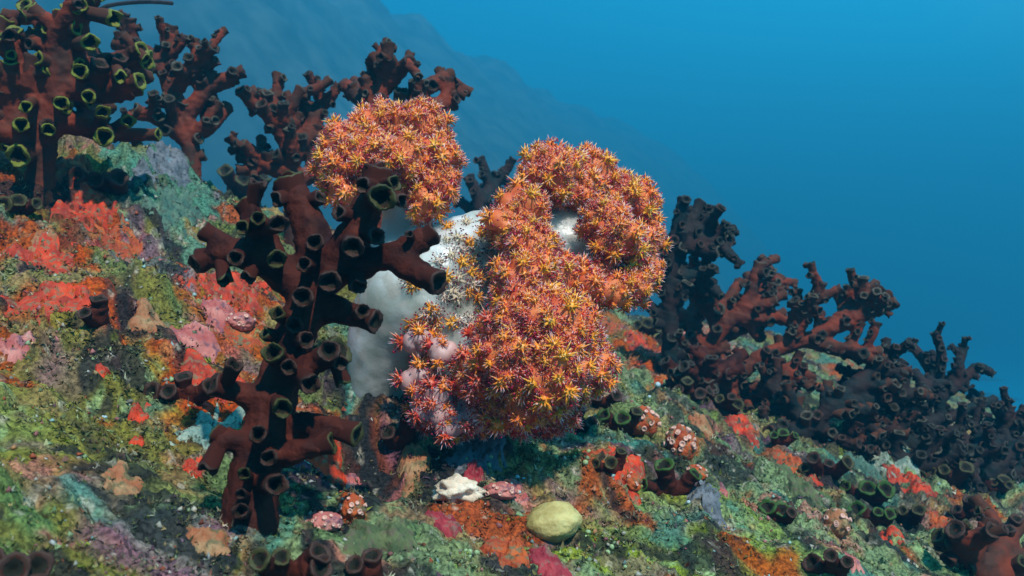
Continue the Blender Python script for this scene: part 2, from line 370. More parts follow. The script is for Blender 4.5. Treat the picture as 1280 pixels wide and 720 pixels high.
# the far reef slope that looms through the water on the left
def build_far_slope(label, yr, px, pz, seed):
    px = np.array(px, float); pz = np.array(pz, float)
    w = yr / 16.0
    X = np.linspace(-24.0 * w, (1180 - 640) / F * yr, 170); Yv = np.linspace(yr - 4.5, yr + 4.5, 40)
    crest = np.interp(640 + F * X / yr, px, pz)
    cz = (360 - crest) / F * yr
    gy, gx = np.meshgrid(Yv, X, indexing='ij')
    z = np.tile(cz, (len(Yv), 1)) - 0.5 * np.abs(gy - yr) ** 1.25 - 4.0 * np.maximum(0, np.abs(gy - yr) - 2.6) ** 1.4
    x, y = gx.ravel(), gy.ravel()
    z = z.ravel() + 0.35 * fbm(x * .5, y * .5, seed, 3) + 0.30 * np.abs(fbm(x * 1.6, y * 1.6, seed + 2, 3)) + 0.14 * fbm(x * 5, y * 5, seed + 4, 2)
    z = np.where(z > 7.6, 7.6 + 0.5 * np.tanh((z - 7.6) / 0.5), z)
    z = np.maximum(z, -3.1)
    me = mesh_np('far_reef_slope', np.stack([x, y, z], -1), grid_faces(len(Yv), len(X)), True, M['wall'])
    tag(link(bpy.data.objects.new('far_reef_slope', me)), label, None, None, 'structure')
for lb, yr, sh, sd in (('nearest dim reef slope behind the upper left corals', 15.0, -270, 71), ('second dim reef slope, just behind the nearest one', 18.0, -200, 171),
                       ('third dim reef slope fading into the blue water', 21.5, -140, 271), ('fourth dim reef slope fading into the blue water', 25.0, -85, 371),
                       ('fifth faint reef slope fading into the blue water', 29.0, -35, 471), ('sixth faint reef slope fading into the blue water', 34.0, 5, 571),
                       ('faintest far reef slope fading into the blue water', 40.0, 45, 671)):
    top = 360 - 7.6 / yr * F; sh -= 10
    build_far_slope(lb, yr, [-2200, -600, 420 + sh, 560 + sh, 620 + sh, 670 + sh, 730 + sh, 800 + sh, 880 + sh, 950 + sh, 1250], [max(top, q) for q in (-220, -220, -180, -60, 0, 70, 135, 185, 262, 345, 720)], sd)

# ------------------------------------------------------------------ turf and grit
def build_turf(n=125000):
    u = RNG.uniform(-0.72, 0.72, n)
    y = np.exp(RNG.uniform(math.log(0.2), math.log(2.2), n))
    x = u * y
    dens = sstep(-0.35, 0.15, fbm(x * 14, y * 14, 401))
    keep = RNG.uniform(0, 1, n) < 0.25 + 0.75 * dens
    for px_, py_, rx, ry, col, s in PATCH:
        if col is DARK:
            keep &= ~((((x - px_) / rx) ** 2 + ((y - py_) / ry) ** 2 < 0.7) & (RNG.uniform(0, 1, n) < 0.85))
    x, y = x[keep], y[keep]; n = len(x)
    z = H(x, y) - 0.0008
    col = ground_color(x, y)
    tint = np.array([OLIVE, BEIGE, GREY, LIME, PALEG, MAUVE, (0.5, 0.46, 0.36), RUST])[RNG.choice(8, n, p=[.26, .22, .2, .1, .08, .08, .03, .03])]
    m = RNG.uniform(0.1, 0.7, n)[:, None]
    col = (col * (1 - m) + tint * m) * RNG.uniform(0.35, 1.25, n)[:, None]
    nb = 5
    sc = (0.6 + 0.4 * np.clip(y / 0.6, 0.5, 2.5)) * RNG.uniform(0.5, 1.35, n)
    tall = RNG.uniform(0, 1, n) < 0.02
    col[tall] = np.array((0.36, 0.36, 0.24)) * RNG.uniform(0.6, 1.3, (int(tall.sum()), 1))
    lf = np.where(tall, 1.7, 1.0); wf = np.where(tall, 0.5, 1.0)
    V, Cc = [], []
    for b in range(nb):
        az = RNG.uniform(0, 2 * math.pi, n); lean = RNG.uniform(0.2, 1.9, n)
        d = np.stack([np.cos(az) * np.sin(lean), np.sin(az) * np.sin(lean), np.cos(lean)], -1)
        s = np.stack([-np.sin(az), np.cos(az), np.zeros(n)], -1)
        L = (0.0019 * lf * sc * RNG.uniform(0.5, 1.3, n))[:, None]; W = (0.00075 * wf * sc * RNG.uniform(0.6, 1.5, n))[:, None]
        p = np.stack([x, y, z], -1) + s * (RNG.uniform(-0.002, 0.002, n) * sc)[:, None]
        jb = RNG.normal(0, 0.0006, (n, 3)) * sc[:, None]; p = p + d * L * RNG.uniform(0, 0.5, n)[:, None]
        tip = p + d * L + RNG.normal(0, 0.0008, (n, 3)) * sc[:, None]
        V.append(np.stack([p + s * W, tip, p - s * W + jb], 1))
        cb = np.clip(col * RNG.uniform(0.6, 1.35, n)[:, None], 0.01, 0.85)
        Cc.append(np.repeat(cb[:, None, :], 3, 1))
    V = np.concatenate(V).reshape(-1, 3); Cc = np.concatenate(Cc).reshape(-1, 3)
    f = np.arange(len(V)).reshape(-1, 3)
    me = mesh_np('turf_algae', V, f, False, M['turf'], Cc)
    tag(link(bpy.data.objects.new('turf_algae', me)), 'short olive and grey algae turf over the reef slope', 'algae', None, 'stuff')
build_turf()

OCT_V = np.array([(1, 0, 0), (-1, 0, 0), (0, 1, 0), (0, -1, 0), (0, 0, 1), (0, 0, -1)], float)
OCT_F = np.array([(0, 2, 4), (2, 1, 4), (1, 3, 4), (3, 0, 4), (2, 0, 5), (1, 2, 5), (3, 1, 5), (0, 3, 5)])
def build_grit(n=9000):
    u = RNG.uniform(-0.7, 0.7, n); y = np.exp(RNG.uniform(math.log(0.22), math.log(2.0), n)); x = u * y
    keep = fbm(x * 22, y * 22, 411) > -0.15
    x, y = x[keep], y[keep]; n = len(x)
    pal = np.array([(0.5, 0.46, 0.36), PALEG, (0.6, 0.6, 0.55), PINK, RUST, BEIGE, (0.35, 0.55, 0.5), (0.55, 0.25, 0.1)])
    col = pal[RNG.choice(8, n, p=[.2, .17, .08, .16, .12, .15, .06, .06])] * RNG.uniform(0.3, 0.9, n)[:, None]
    r = 0.0011 * RNG.uniform(0.5, 1.9, n) * (0.6 + 0.4 * np.clip(y / 0.6, 0.5, 2.5))
    c = np.stack([x, y, H(x, y) + r * 0.2], -1)
    jit = RNG.uniform(0.6, 1.3, (n, 6, 3))
    V = c[:, None, :] + OCT_V[None] * r[:, None, None] * jit + RNG.normal(0, 0.25, (n, 6, 3)) * r[:, None, None]
    f = (np.arange(n)[:, None, None] * 6 + OCT_F[None]).reshape(-1, 3)
    me = mesh_np('rubble_grit', V.reshape(-1, 3), f, True, M['grit'], np.repeat(col[:, None, :], 6, 1).reshape(-1, 3))
    tag(link(bpy.data.objects.new('rubble_grit', me)), 'fine pale and pink shell grit scattered over the reef', 'grit', None, 'stuff')
build_grit()

# ------------------------------------------------------------------ tube corals
def make_cup_mesh(name, seed, mats):
    """one coral tube, unit radius and unit length along +Z, with an open throat"""
    rs = random.Random(seed)
    prof = [(0.80, 0.0), (0.84, 0.25), (0.86, 0.55), (0.92, 0.82), (0.99, 0.94), (0.95, 1.0), (0.80, 1.01), (0.64, 0.98), (0.50, 0.93), (0.32, 0.89), (0.18, 0.80), (0.0, 0.72)]
    ns = 24
    ph = rs.uniform(0, 6.28); bx_, by_ = rs.uniform(-.18, .18), rs.uniform(-.18, .18)
    V = []
    for k, (r, z) in enumerate(prof):
        for s in range(ns):
            t = 2 * math.pi * s / ns
            rr = r * (1 + 0.05 * math.sin(2 * t + ph) + 0.03 * math.sin(5 * t + 2 * ph))
            if 3 <= k <= 6: rr *= 1 + 0.03 * (1 if s % 2 else -1) + 0.02 * math.sin(4 * t + 3 * ph)
            if k >= 7: rr *= 1 + (0.12 if s % 2 else -0.12)
            zz = z + (0.06 * math.sin(3 * t + ph) if 3 <= k <= 6 else 0)
            bend = z * z
            V.append((rr * math.cos(t) + bx_ * bend, rr * math.sin(t) + by_ * bend, zz))
    f = grid_faces(len(prof), ns, True)
    me = mesh_np(name, V, f, True)
    for m in mats: me.materials.append(m)
    idx = np.zeros(len(f), np.int32); idx[7 * ns:] = 1
    me.polygons.foreach_set('material_index', idx)
    # rim ring
    rv = []
    ring = [(0.985, 0.955), (0.975, 1.0), (0.93, 1.03), (0.82, 1.03), (0.66, 0.995), (0.53, 0.945)]
    for k, (r, z) in enumerate(ring):
        for s in range(ns):
            t = 2 * math.pi * s / ns
            rr = r * (1 + 0.05 * math.sin(2 * t + ph) + 0.03 * math.sin(5 * t + 2 * ph)) * (1 + 0.035 * (1 if s % 2 else -1) + 0.02 * math.sin(4 * t + 3 * ph))
            zz = z + 0.06 * math.sin(3 * t + ph) + (0.012 if s % 2 else 0)
            rv.append((rr * math.cos(t) + bx_ * z * z, rr * math.sin(t) + by_ * z * z, zz))
    return me, rv, grid_faces(len(ring), ns, True)

CUPS = {}
def cup_set(skin, rim):
    if (skin, rim) not in CUPS:
        out = []
        for s in range(4):
            me, rv, rf = make_cup_mesh('tube_' + skin, 50 + s, [M[skin], M['throat']])
            out.append((me, mesh_np('rim_' + rim, rv, rf, True, M[rim])))
        CUPS[(skin, rim)] = out
    return CUPS[(skin, rim)]

def tube_mesh_data(pts, rads, ns=10):
    """closed tapered tube along a polyline"""
    pts = [np.array(p) for p in pts]
    V, Fc = [], []
    n = len(pts)
    up = np.array((0.3, 0.2, 0.93))
    for i in range(n):
        t = pts[min(i + 1, n - 1)] - pts[max(i - 1, 0)]
        t = t / (np.linalg.norm(t) + 1e-9)
        a = np.cross(t, up); a /= (np.linalg.norm(a) + 1e-9); b = np.cross(t, a)
        for s in range(ns):
            th = 2 * math.pi * s / ns
            V.append(pts[i] + rads[i] * (a * math.cos(th) + b * math.sin(th)))
    for i in range(n - 1):
        for s in range(ns):
            Fc.append((i * ns + s, i * ns + (s + 1) % ns, (i + 1) * ns + (s + 1) % ns, (i + 1) * ns + s))
    t0 = pts[0] - pts[1]; t0 /= np.linalg.norm(t0) + 1e-9
    t1 = pts[-1] - pts[-2]; t1 /= np.linalg.norm(t1) + 1e-9
    i0, i1 = len(V), len(V) + 1
    V.append(pts[0] + t0 * rads[0] * 0.5); V.append(pts[-1] + t1 * rads[-1] * 0.5)
    for s in range(ns):
        Fc.append((i0, (s + 1) % ns, s)); Fc.append((i1, (n - 1) * ns + s, (n - 1) * ns + (s + 1) % ns))
    return V, Fc

def resample(pts, rads, step):
    P_, R_ = [], []
    for i in range(len(pts) - 1):
        L = (Vector(pts[i + 1]) - Vector(pts[i])).length
        k = max(1, int(L / step))
        for j in range(k):
            f = j / k
            P_.append(Vector(pts[i]).lerp(Vector(pts[i + 1]), f)); R_.append(rads[i] * (1 - f) + rads[i + 1] * f)
    P_.append(Vector(pts[-1])); R_.append(rads[-1])
    # gentle smoothing of corners
    for _ in range(3):
        Q = list(P_)
        for i in range(1, len(P_) - 1):
            Q[i] = P_[i] * 0.5 + (P_[i - 1] + P_[i + 1]) * 0.25
        P_ = Q
    return P_, R_

def remeshed(name, tubes, voxel, mat, noise=0.0, nscale=60, smooth_it=6, origin=(0, 0, 0)):
    V, Fc = [], []
    for pts, rads in tubes:
        v, f = tube_mesh_data(pts, rads)
        o = len(V)
        V += v; Fc += [tuple(i + o for i in q) for q in f]
    me = bpy.data.meshes.new('raw')
    me.from_pydata([tuple(v) for v in V], [], Fc)
    ob = bpy.data.objects.new('raw', me)
    C.objects.link(ob)
    md = ob.modifiers.new('r', 'REMESH'); md.mode = 'VOXEL'; md.voxel_size = voxel; md.use_smooth_shade = True
    sm = ob.modifiers.new('s', 'SMOOTH'); sm.iterations = smooth_it; sm.factor = 0.5
    dg = bpy.context.evaluated_depsgraph_get()
    out = bpy.data.meshes.new_from_object(ob.evaluated_get(dg))
    bpy.data.objects.remove(ob); bpy.data.meshes.remove(me)
    out.name = name
    n = len(out.vertices)
    co = np.empty(n * 3, np.float32); out.vertices.foreach_get('co', co); co = co.reshape(-1, 3).astype(float)
    if noise:
        no = np.empty(n * 3, np.float32); out.vertices.foreach_get('normal', no); no = no.reshape(-1, 3)
        co = co + no * (noise * (n3(co * nscale, 3) + 0.5 * n3(co * nscale * 2.3, 8)))[:, None]
    co = co - np.array(origin)
    out.vertices.foreach_set('co', co.astype(np.float32).ravel())
    out.materials.clear(); out.materials.append(mat)
    out.polygons.foreach_set('use_smooth', np.ones(len(out.polygons), bool))
    out.update()
    return out

def tube_colony(label, axes, cups, skin='black', cupskin='black_cup', rims=('rim_olive',), group=None, auto=None, seed=1, tipcups=True, name='tube_coral', ground=None):
    """axes: polylines of (px, py, depth, radius px); cups: (px, py, radius px, metres nearer than the branch)"""
    rs = random.Random(seed)
    tubes, samples = [], []
    for ax in axes:
        pts = [P(a[0], a[1], a[2]) for a in ax]; rad = [a[3] / F * a[2] for a in ax]
        p, r = resample(pts, rad, max(min(rad) * 0.8, 0.004))
        tubes.append((p, r))
        for i in range(len(p)):
            samples.append((p[i], r[i], (p[min(i + 1, len(p) - 1)] - p[max(i - 1, 0)]).normalized()))
    specs = []          # base, rim centre, radius
    for cx, cy, cr_, near in cups:
        best = min(samples, key=lambda s: (s[0].x / s[0].y * F + 640 - cx) ** 2 + (360 - s[0].z / s[0].y * F - cy) ** 2)
        d = best[0].y - near
        rim = P(cx, cy, d)
        if (rim - best[0]).length < best[1] * 1.35:
            rim = best[0] + (rim - best[0]).normalized() * best[1] * 1.35
        specs.append((best[0], rim, 0.80 * cr_ / F * d))
    nm = len(axes)
    if auto:
        k = auto.get('side', 0)
        extra = []
        for p, r in list(tubes):
            L = len(p)
            for q in range(int(k)):
                if rs.random() > auto.get('prob', 1): continue
                i = rs.randrange(max(1, L // 4), L)
                t = (p[i] - p[max(0, i - 1)]).normalized() if i else Vector((0, 0, 1))
                side = t.orthogonal().normalized(); side.rotate(Quaternion(t, rs.uniform(0, 6.28)))
                side.y *= 0.8
                d = (t * rs.uniform(0.25, 0.9) + side + Vector((0, 0, 0.35))).normalized()
                ln = r[i] * rs.uniform(2.2, 4.5)
                q1 = p[i] + d * ln * 0.55; q2 = p[i] + (d + Vector((rs.uniform(-.3, .3), rs.uniform(-.3, .3), rs.uniform(-.1, .4))) * 0.6).normalized() * ln
                pp, rr = resample([p[i], q1, q2], [r[i] * 0.85, r[i] * 0.75, r[i] * 0.7], 0.005)
                extra.append((pp, rr))
        tubes += extra
        sp = auto.get('spacing', 2.2)
        for p, r in tubes:
            acc = 0
            for i in range(1, len(p)):
                acc += (p[i] - p[i - 1]).length
                if acc > r[i] * sp * rs.uniform(0.7, 1.3):
                    acc = 0
                    t = (p[i] - p[i - 1]).normalized()
                    side = t.orthogonal().normalized(); side.rotate(Quaternion(t, rs.uniform(0, 6.28)))
                    if side.y > 0.3 and rs.random() < 0.75: side.y *= -1
                    d = (side + t * rs.uniform(0.1, 0.7)).normalized()
                    cr_ = r[i] * auto.get('cr', 0.8) * rs.uniform(0.8, 1.15)
                    specs.append((p[i], p[i] + d * (r[i] + cr_ * rs.uniform(0.3, 1.4)), cr_))
    if tipcups:
        for p, r in tubes:
            t = (p[-1] - p[-2]).normalized()
            specs.append((p[-1] - t * r[-1] * 1.0, p[-1] + t * r[-1] * 0.9, r[-1] * 1.02))
    base = tubes[0][0][0].copy()
    if ground is not None: base = ground
    root = empty(name, base)
    tag(root, label, 'coral', group)
    stubs = []
    for b, rim, cr_ in specs:
        stubs.append(([b, b.lerp(rim, 0.3), b.lerp(rim, 0.5)], [cr_ * 0.85, cr_ * 0.85, cr_ * 0.7]))
    vox = min(min(r) for p, r in tubes) * 0.40
    me = remeshed('branch', tubes + stubs, vox, M[skin], noise=vox * 0.6, nscale=0.26 / vox, origin=base)
    link(bpy.data.objects.new('branch', me), root)
    for i, (b, rim, cr_) in enumerate(specs):
        rm = rims[rs.randrange(len(rims))]
        cm, rme = cup_set(cupskin, rm)[rs.randrange(4)]
        d = rim - b
        o = bpy.data.objects.new('polyp_tube', cm)
        o.location = b - base
        o.rotation_mode = 'QUATERNION'
        o.rotation_quaternion = d.to_track_quat('Z', 'Y') @ Quaternion((0, 0, 1), rs.uniform(0, 6.28))
        s = cr_ * rs.uniform(0.94, 1.08)
        o.scale = (s, s, d.length)
        link(o, root)
        link(bpy.data.objects.new('rim', rme), o)
    return root

# ---- the big black tube coral in front of the soft coral
axes = [
    [(308, 690, .405, 46), (312, 620, .415, 40), (330, 545, .425, 34), (350, 470, .435, 31), (372, 410, .445, 31), (398, 350, .455, 30), (392, 290, .465, 27), (368, 242, .47, 22)],
    [(392, 375, .45, 28), (345, 335, .455, 25), (300, 312, .455, 22), (262, 322, .455, 18)],
    [(350, 335, .455, 22), (325, 290, .46, 21), (312, 265, .46, 18)],
    [(405, 345, .455, 30), (440, 300, .45, 26), (462, 258, .45, 25), (470, 232, .455, 22)],
    [(410, 345, .455, 26), (455, 330, .45, 20), (495, 320, .445, 19), (515, 303, .445, 18), (533, 297, .445, 17)],
    [(490, 322, .445, 19), (515, 338, .44, 20), (535, 348, .435, 20)],
    [(400, 385, .45, 24), (432, 390, .445, 19), (458, 398, .44, 17)],
    [(345, 500, .43, 24), (305, 495, .425, 19), (280, 484, .42, 17)],
    [(330, 550, .42, 24), (300, 556, .415, 17), (280, 545, .415, 16)],
    [(340, 540, .43, 22), (390, 528, .42, 18), (434, 540, .415, 17)],
    [(330, 570, .42, 22), (370, 565, .41, 18), (404, 556, .41, 16)],
    [(360, 470, .435, 24), (395, 452, .425, 20), (415, 442, .42, 20)],
    [(300, 315, .455, 18), (280, 300, .455, 15), (264, 294, .455, 14)],
]
cups = [(367, 407, 14, .02), (339, 441, 16, .025), (386, 480, 17, .03), (355, 510, 16, .03), (321, 543, 15, .03), (346, 604, 18, .03),
        (306, 592, 10, .03), (301, 618, 9, .03), (412, 437, 17, .02), (381, 425, 15, .02), (294, 456, 13, .01), (336, 571, 13, .03), (261, 586, 15, .01),
        (295, 322, 13, .02), (348, 325, 15, .03), (350, 281, 14, .03), (393, 304, 15, .03), (442, 306, 19, .035), (476, 248, 21, .035), (412, 350, 18, .035),
        (380, 372, 17, .035), (323, 272, 12, .025), (322, 228, 14, .005), (368, 222, 16, .0), (467, 212, 17, .0), (494, 230, 13, .01), (503, 250, 12, .01),
        (424, 265, 14, .01), (470, 296, 14, .015), (446, 357, 14, .01), (452, 388, 13, .02), (512, 293, 7, .01), (246, 330, 15, .005), (281, 350, 12, .01),
        (309, 348, 12, .01), (345, 393, 13, .02), (331, 418, 12, .01), (452, 232, 13, .02), (345, 250, 13, .01), (400, 245, 13, .005), (302, 285, 12, .02),
        (360, 460, 13, .025), (430, 478, 14, .0), (425, 455, 12, .015), (380, 330, 12, .03), (300, 640, 12, .03)]
axes = [[(a, b, c, 0.86 * r) for a, b, c, r in ax] for ax in axes]
tube_colony('large black tube coral standing in front of the pale soft coral stalk', axes, cups, rims=('rim_olive', 'rim_brown', 'rim_brown', 'rim_brown', 'rim_brown', 'rim_olive'), seed=3)

def colony_at(label, axes, d, rpx, seed, skin='rust', cup='rust_cup', rims=('rim_grey', 'rim_brown', 'rim_dim', 'rim_dim'), group=None, auto=None, foot=None, name='tube_coral', cups=()):
    """axes given as pixel polylines at one depth, thinning outwards; jitter in depth so branches spread in space"""
    rs = random.Random(seed)
    out = []
    d = min(d, ground_at(*axes[0][0]).y + 0.012)
    for i, ax in enumerate(axes):
        dd = d if i == 0 else d + rs.uniform(-0.03, 0.05) * d
        n = len(ax)
        pl = []
        for k, (x, y) in enumerate(ax):
            f = k / max(1, n - 1)
            pl.append((x, y, (d if k == 0 else d * (1 - f) + dd * f), rpx * (1.25 - 0.35 * f)))
        out.append(pl)
    x, y = axes[0][0]
    g = P(x, y, d)
    hz = float(H(np.array([g.x]), np.array([g.y]), False)[0])
    if g.z > hz - 0.01:
        py2 = 360 - (hz - 0.015) * F / d
        if py2 > y + 3:
            out[0] = [(x, py2, d, rpx * 1.45)] + out[0]
    a = dict(side=6, spacing=1.5, cr=0.66)
    if auto: a.update(auto)
    return tube_colony(label, out, cups, skin, cup, rims, group, a, seed, True, name)

LB = dict(skin='rust', cup='rust_cup')
colony_at('large red brown tube coral with lime rimmed tubes at the top left', [[(50, 215), (58, 160), (88, 95), (102, 15)], [(58, 165), (30, 85), (-15, 30)], [(80, 115), (130, 78), (178, 75)],
          [(70, 150), (110, 160), (135, 165)], [(40, 190), (10, 130), (-30, 110)], [(88, 95), (65, 40), (40, 12)], [(60, 180), (20, 165), (-15, 175)], [(75, 125), (70, 70), (75, 25)], [(100, 110), (135, 120), (165, 112)], [(45, 150), (55, 110), (30, 95)]],
          0.80, 13.5, 11, rims=('rim_lime', 'rim_lime', 'rim_brown'), auto=dict(side=3, spacing=2.8, cr=0.75),
          cups=[(100, 88, 12, .05), (113, 54, 13, .045), (97, 5, 13, .02), (142, 22, 12, .03), (77, 128, 12, .055), (112, 120, 11, .05), (130, 141, 12, .05), (130, 170, 16, .06), (160, 152, 12, .03),
                (32, 133, 10, .05), (27, 157, 12, .055), (60, 163, 10, .06), (184, 77, 11, .01), (12, 43, 11, .04), (20, 196, 17, .05), (150, 95, 10, .04)])
colony_at('bushy rust tube coral just right of the lime rimmed one', [[(240, 205), (236, 150), (205, 100), (213, 40)], [(236, 140), (265, 104), (298, 92)], [(208, 90), (180, 62), (150, 55)], [(240, 170), (262, 160), (282, 138)],
          [(220, 110), (245, 75), (262, 62)], [(235, 175), (200, 150), (175, 140)]], 1.02, 9, 12, auto=dict(side=4))
colony_at('rust tube coral with stubby tips left of the upper orange lobes', [[(368, 245), (362, 195), (350, 150), (374, 118)], [(358, 175), (338, 140), (328, 122)], [(364, 200), (392, 160), (402, 128)], [(360, 215), (325, 205), (305, 192)],
          [(366, 225), (405, 215), (425, 190)]], 1.05, 10, 13)
colony_at('rust tube coral rising behind the upper orange lobes', [[(470, 215), (468, 135), (486, 98), (470, 76)], [(484, 105), (500, 86), (508, 80)], [(480, 150), (528, 112), (558, 96)], [(505, 140), (540, 132), (562, 130)], [(468, 140), (445, 118), (433, 108)]],
          0.98, 10, 14, auto=dict(side=2))
colony_at('small dim tube coral in the gap behind the two upper orange lobes', [[(600, 290), (600, 250), (588, 226)], [(600, 255), (615, 235), (622, 225)]], 1.45, 8, 15, skin='dusk', cup='dusk')
colony_at('dark tube coral peeking out right of the orange soft coral', [[(838, 420), (836, 345), (845, 290), (854, 255)], [(840, 315), (878, 298), (905, 308)], [(838, 355), (868, 342), (885, 352)], [(846, 295), (872, 288), (890, 285)], [(836, 350), (805, 320), (790, 300)]],
          1.12, 9, 16, skin='dusk', cup='dusk')
colony_at('tall rust tube coral with a knobby upright tip on the right', [[(862, 470), (898, 415), (935, 378), (948, 335)], [(905, 410), (890, 370), (880, 345)], [(935, 380), (958, 368), (972, 352)], [(880, 440), (860, 400), (842, 385)], [(920, 395), (950, 400), (975, 395)]],
          1.16, 9, 17)
colony_at('wide rust tube coral reaching right over open water', [[(890, 500), (950, 445), (1040, 412), (1114, 381)], [(985, 430), (1012, 385), (1024, 358)], [(1035, 414), (1062, 388), (1070, 362)], [(1060, 404), (1085, 380), (1096, 364)], [(1010, 425), (1060, 440), (1095, 440)],
          [(950, 445), (975, 460), (1010, 470)], [(930, 455), (920, 480), (935, 500)]], 1.22, 8.5, 18, auto=dict(side=6))
colony_at('dark maroon tube coral sprawling below the wide rust coral', [[(1000, 545), (1040, 508), (1100, 497), (1148, 492)], [(1035, 510), (1080, 470), (1122, 474)], [(1010, 530), (980, 500), (960, 480)], [(1050, 510), (1090, 530), (1125, 540)], [(1020, 530), (1040, 550), (1070, 560)],
          [(1000, 540), (975, 535), (955, 545)]], 1.18, 9, 19, skin='dusk', cup='rust_cup', auto=dict(side=6))
colony_at('far blue grey tube coral standing against the open water', [[(1178, 550), (1172, 480), (1178, 440), (1170, 420)], [(1172, 475), (1155, 450), (1138, 430)], [(1176, 500), (1196, 465), (1203, 438)], [(1185, 490), (1222, 458), (1236, 464)], [(1180, 525), (1215, 510), (1240, 500)], [(1170, 530), (1140, 500), (1120, 480)]],
          1.75, 6.2, 20, skin='dusk', cup='dusk', auto=dict(side=3))
colony_at('farthest low tube coral at the right edge', [[(1250, 590), (1252, 540), (1262, 512)], [(1250, 560), (1275, 530), (1290, 515)], [(1250, 560), (1225, 540), (1215, 530)], [(1255, 565), (1290, 560), (1310, 545)]], 2.1, 7, 21, skin='dusk', cup='dusk', auto=dict(side=5))
colony_at('low dark tube coral thicket below the far blue grey coral', [[(1160, 590), (1170, 555), (1200, 535)], [(1165, 570), (1130, 550), (1110, 540)], [(1175, 560), (1220, 565), (1250, 560)], [(1160, 570), (1185, 580), (1215, 590)]], 1.45, 8.5, 22, skin='dusk', cup='dusk', auto=dict(side=5))
colony_at('brown tube coral in the lower right corner', [[(1235, 735), (1215, 700), (1180, 675)], [(1225, 715), (1250, 690), (1268, 660)], [(1235, 730), (1200, 715), (1180, 712)], [(1240, 725), (1280, 700), (1300, 690)], [(1215, 700), (1200, 672), (1195, 665)]],
          0.92, 13, 23, auto=dict(side=1), rims=('rim_brown', 'rim_olive'))

colony_at('dark knobbly tube thicket between the maroon coral and the open water', [[(1105, 545), (1110, 500), (1130, 465)], [(1108, 520), (1085, 490), (1075, 470)], [(1110, 515), (1145, 500), (1160, 480)], [(1105, 540), (1140, 535), (1170, 525)], [(1108, 505), (1105, 460), (1110, 440)]],
          1.38, 8.5, 25, skin='dusk', cup='dusk', auto=dict(side=5))
colony_at('low black tube thicket on the rubble right of the soft coral', [[(880, 490), (885, 460), (870, 440)], [(882, 475), (910, 460), (925, 445)], [(880, 485), (850, 470), (835, 455)]],
          1.02, 9, 26, skin='black', cup='black_cup', auto=dict(side=3))
colony_at('squat dark tube thicket on the slope above the upright red sponge', [[(1140, 590), (1150, 565), (1175, 550)], [(1140, 585), (1115, 565), (1100, 550)], [(1145, 580), (1180, 580), (1205, 570)]],
          1.2, 9, 27, skin='dusk', cup='dusk', auto=dict(side=4))

colony_at('dim tube thicket low on the right slope near the frame edge', [[(1235, 600), (1230, 570), (1215, 555)], [(1235, 590), (1260, 570), (1275, 555)], [(1232, 595), (1200, 590), (1185, 580)], [(1238, 590), (1275, 590), (1295, 585)]],
          1.6, 8.5, 29, skin='dusk', cup='dusk', auto=dict(side=4))

# ---- single tubes and small clumps growing straight from the reef
def clump(label, px, py, n, rpx, seed, skin='black', cup='black_cup', rims=('rim_olive',), spread=1.6, height=2.0, group='small dark tube coral clumps'):
    rs = random.Random(seed)
    g = ground_at(px, py)
    d = g.y
    axes = []
    a0 = rs.uniform(-0.5, 0.5)
    for i in range(n):
        ang = a0 + ((i - (n - 1) / 2) * rs.uniform(0.45, 0.9) if n > 1 else 0)
        rr = rpx * rs.uniform(0.65, 1.1)
        h = height * rpx * rs.uniform(0.45, 1.25)
        ex, ey = math.sin(ang) * h * 0.9, math.cos(ang) * h * rs.uniform(0.35, 1.0)
        dd = d - rs.uniform(0.2, 2.6) * rpx / F * d
        bx0 = px + (i - (n - 1) / 2) * rpx * 0.55; by0 = py + rpx * rs.uniform(0.1, 0.8)
        axes.append([(bx0, by0, d + 0.004, rr * 0.95), (bx0 + ex * 0.5, py - ey * 0.45, (d + dd) / 2, rr * 0.85), (bx0 + ex, py - ey, dd, rr * 0.88)])
    return tube_colony(label, axes, [], skin, cup, rims, group, None, seed, True, 'tube_coral_clump', ground=g)

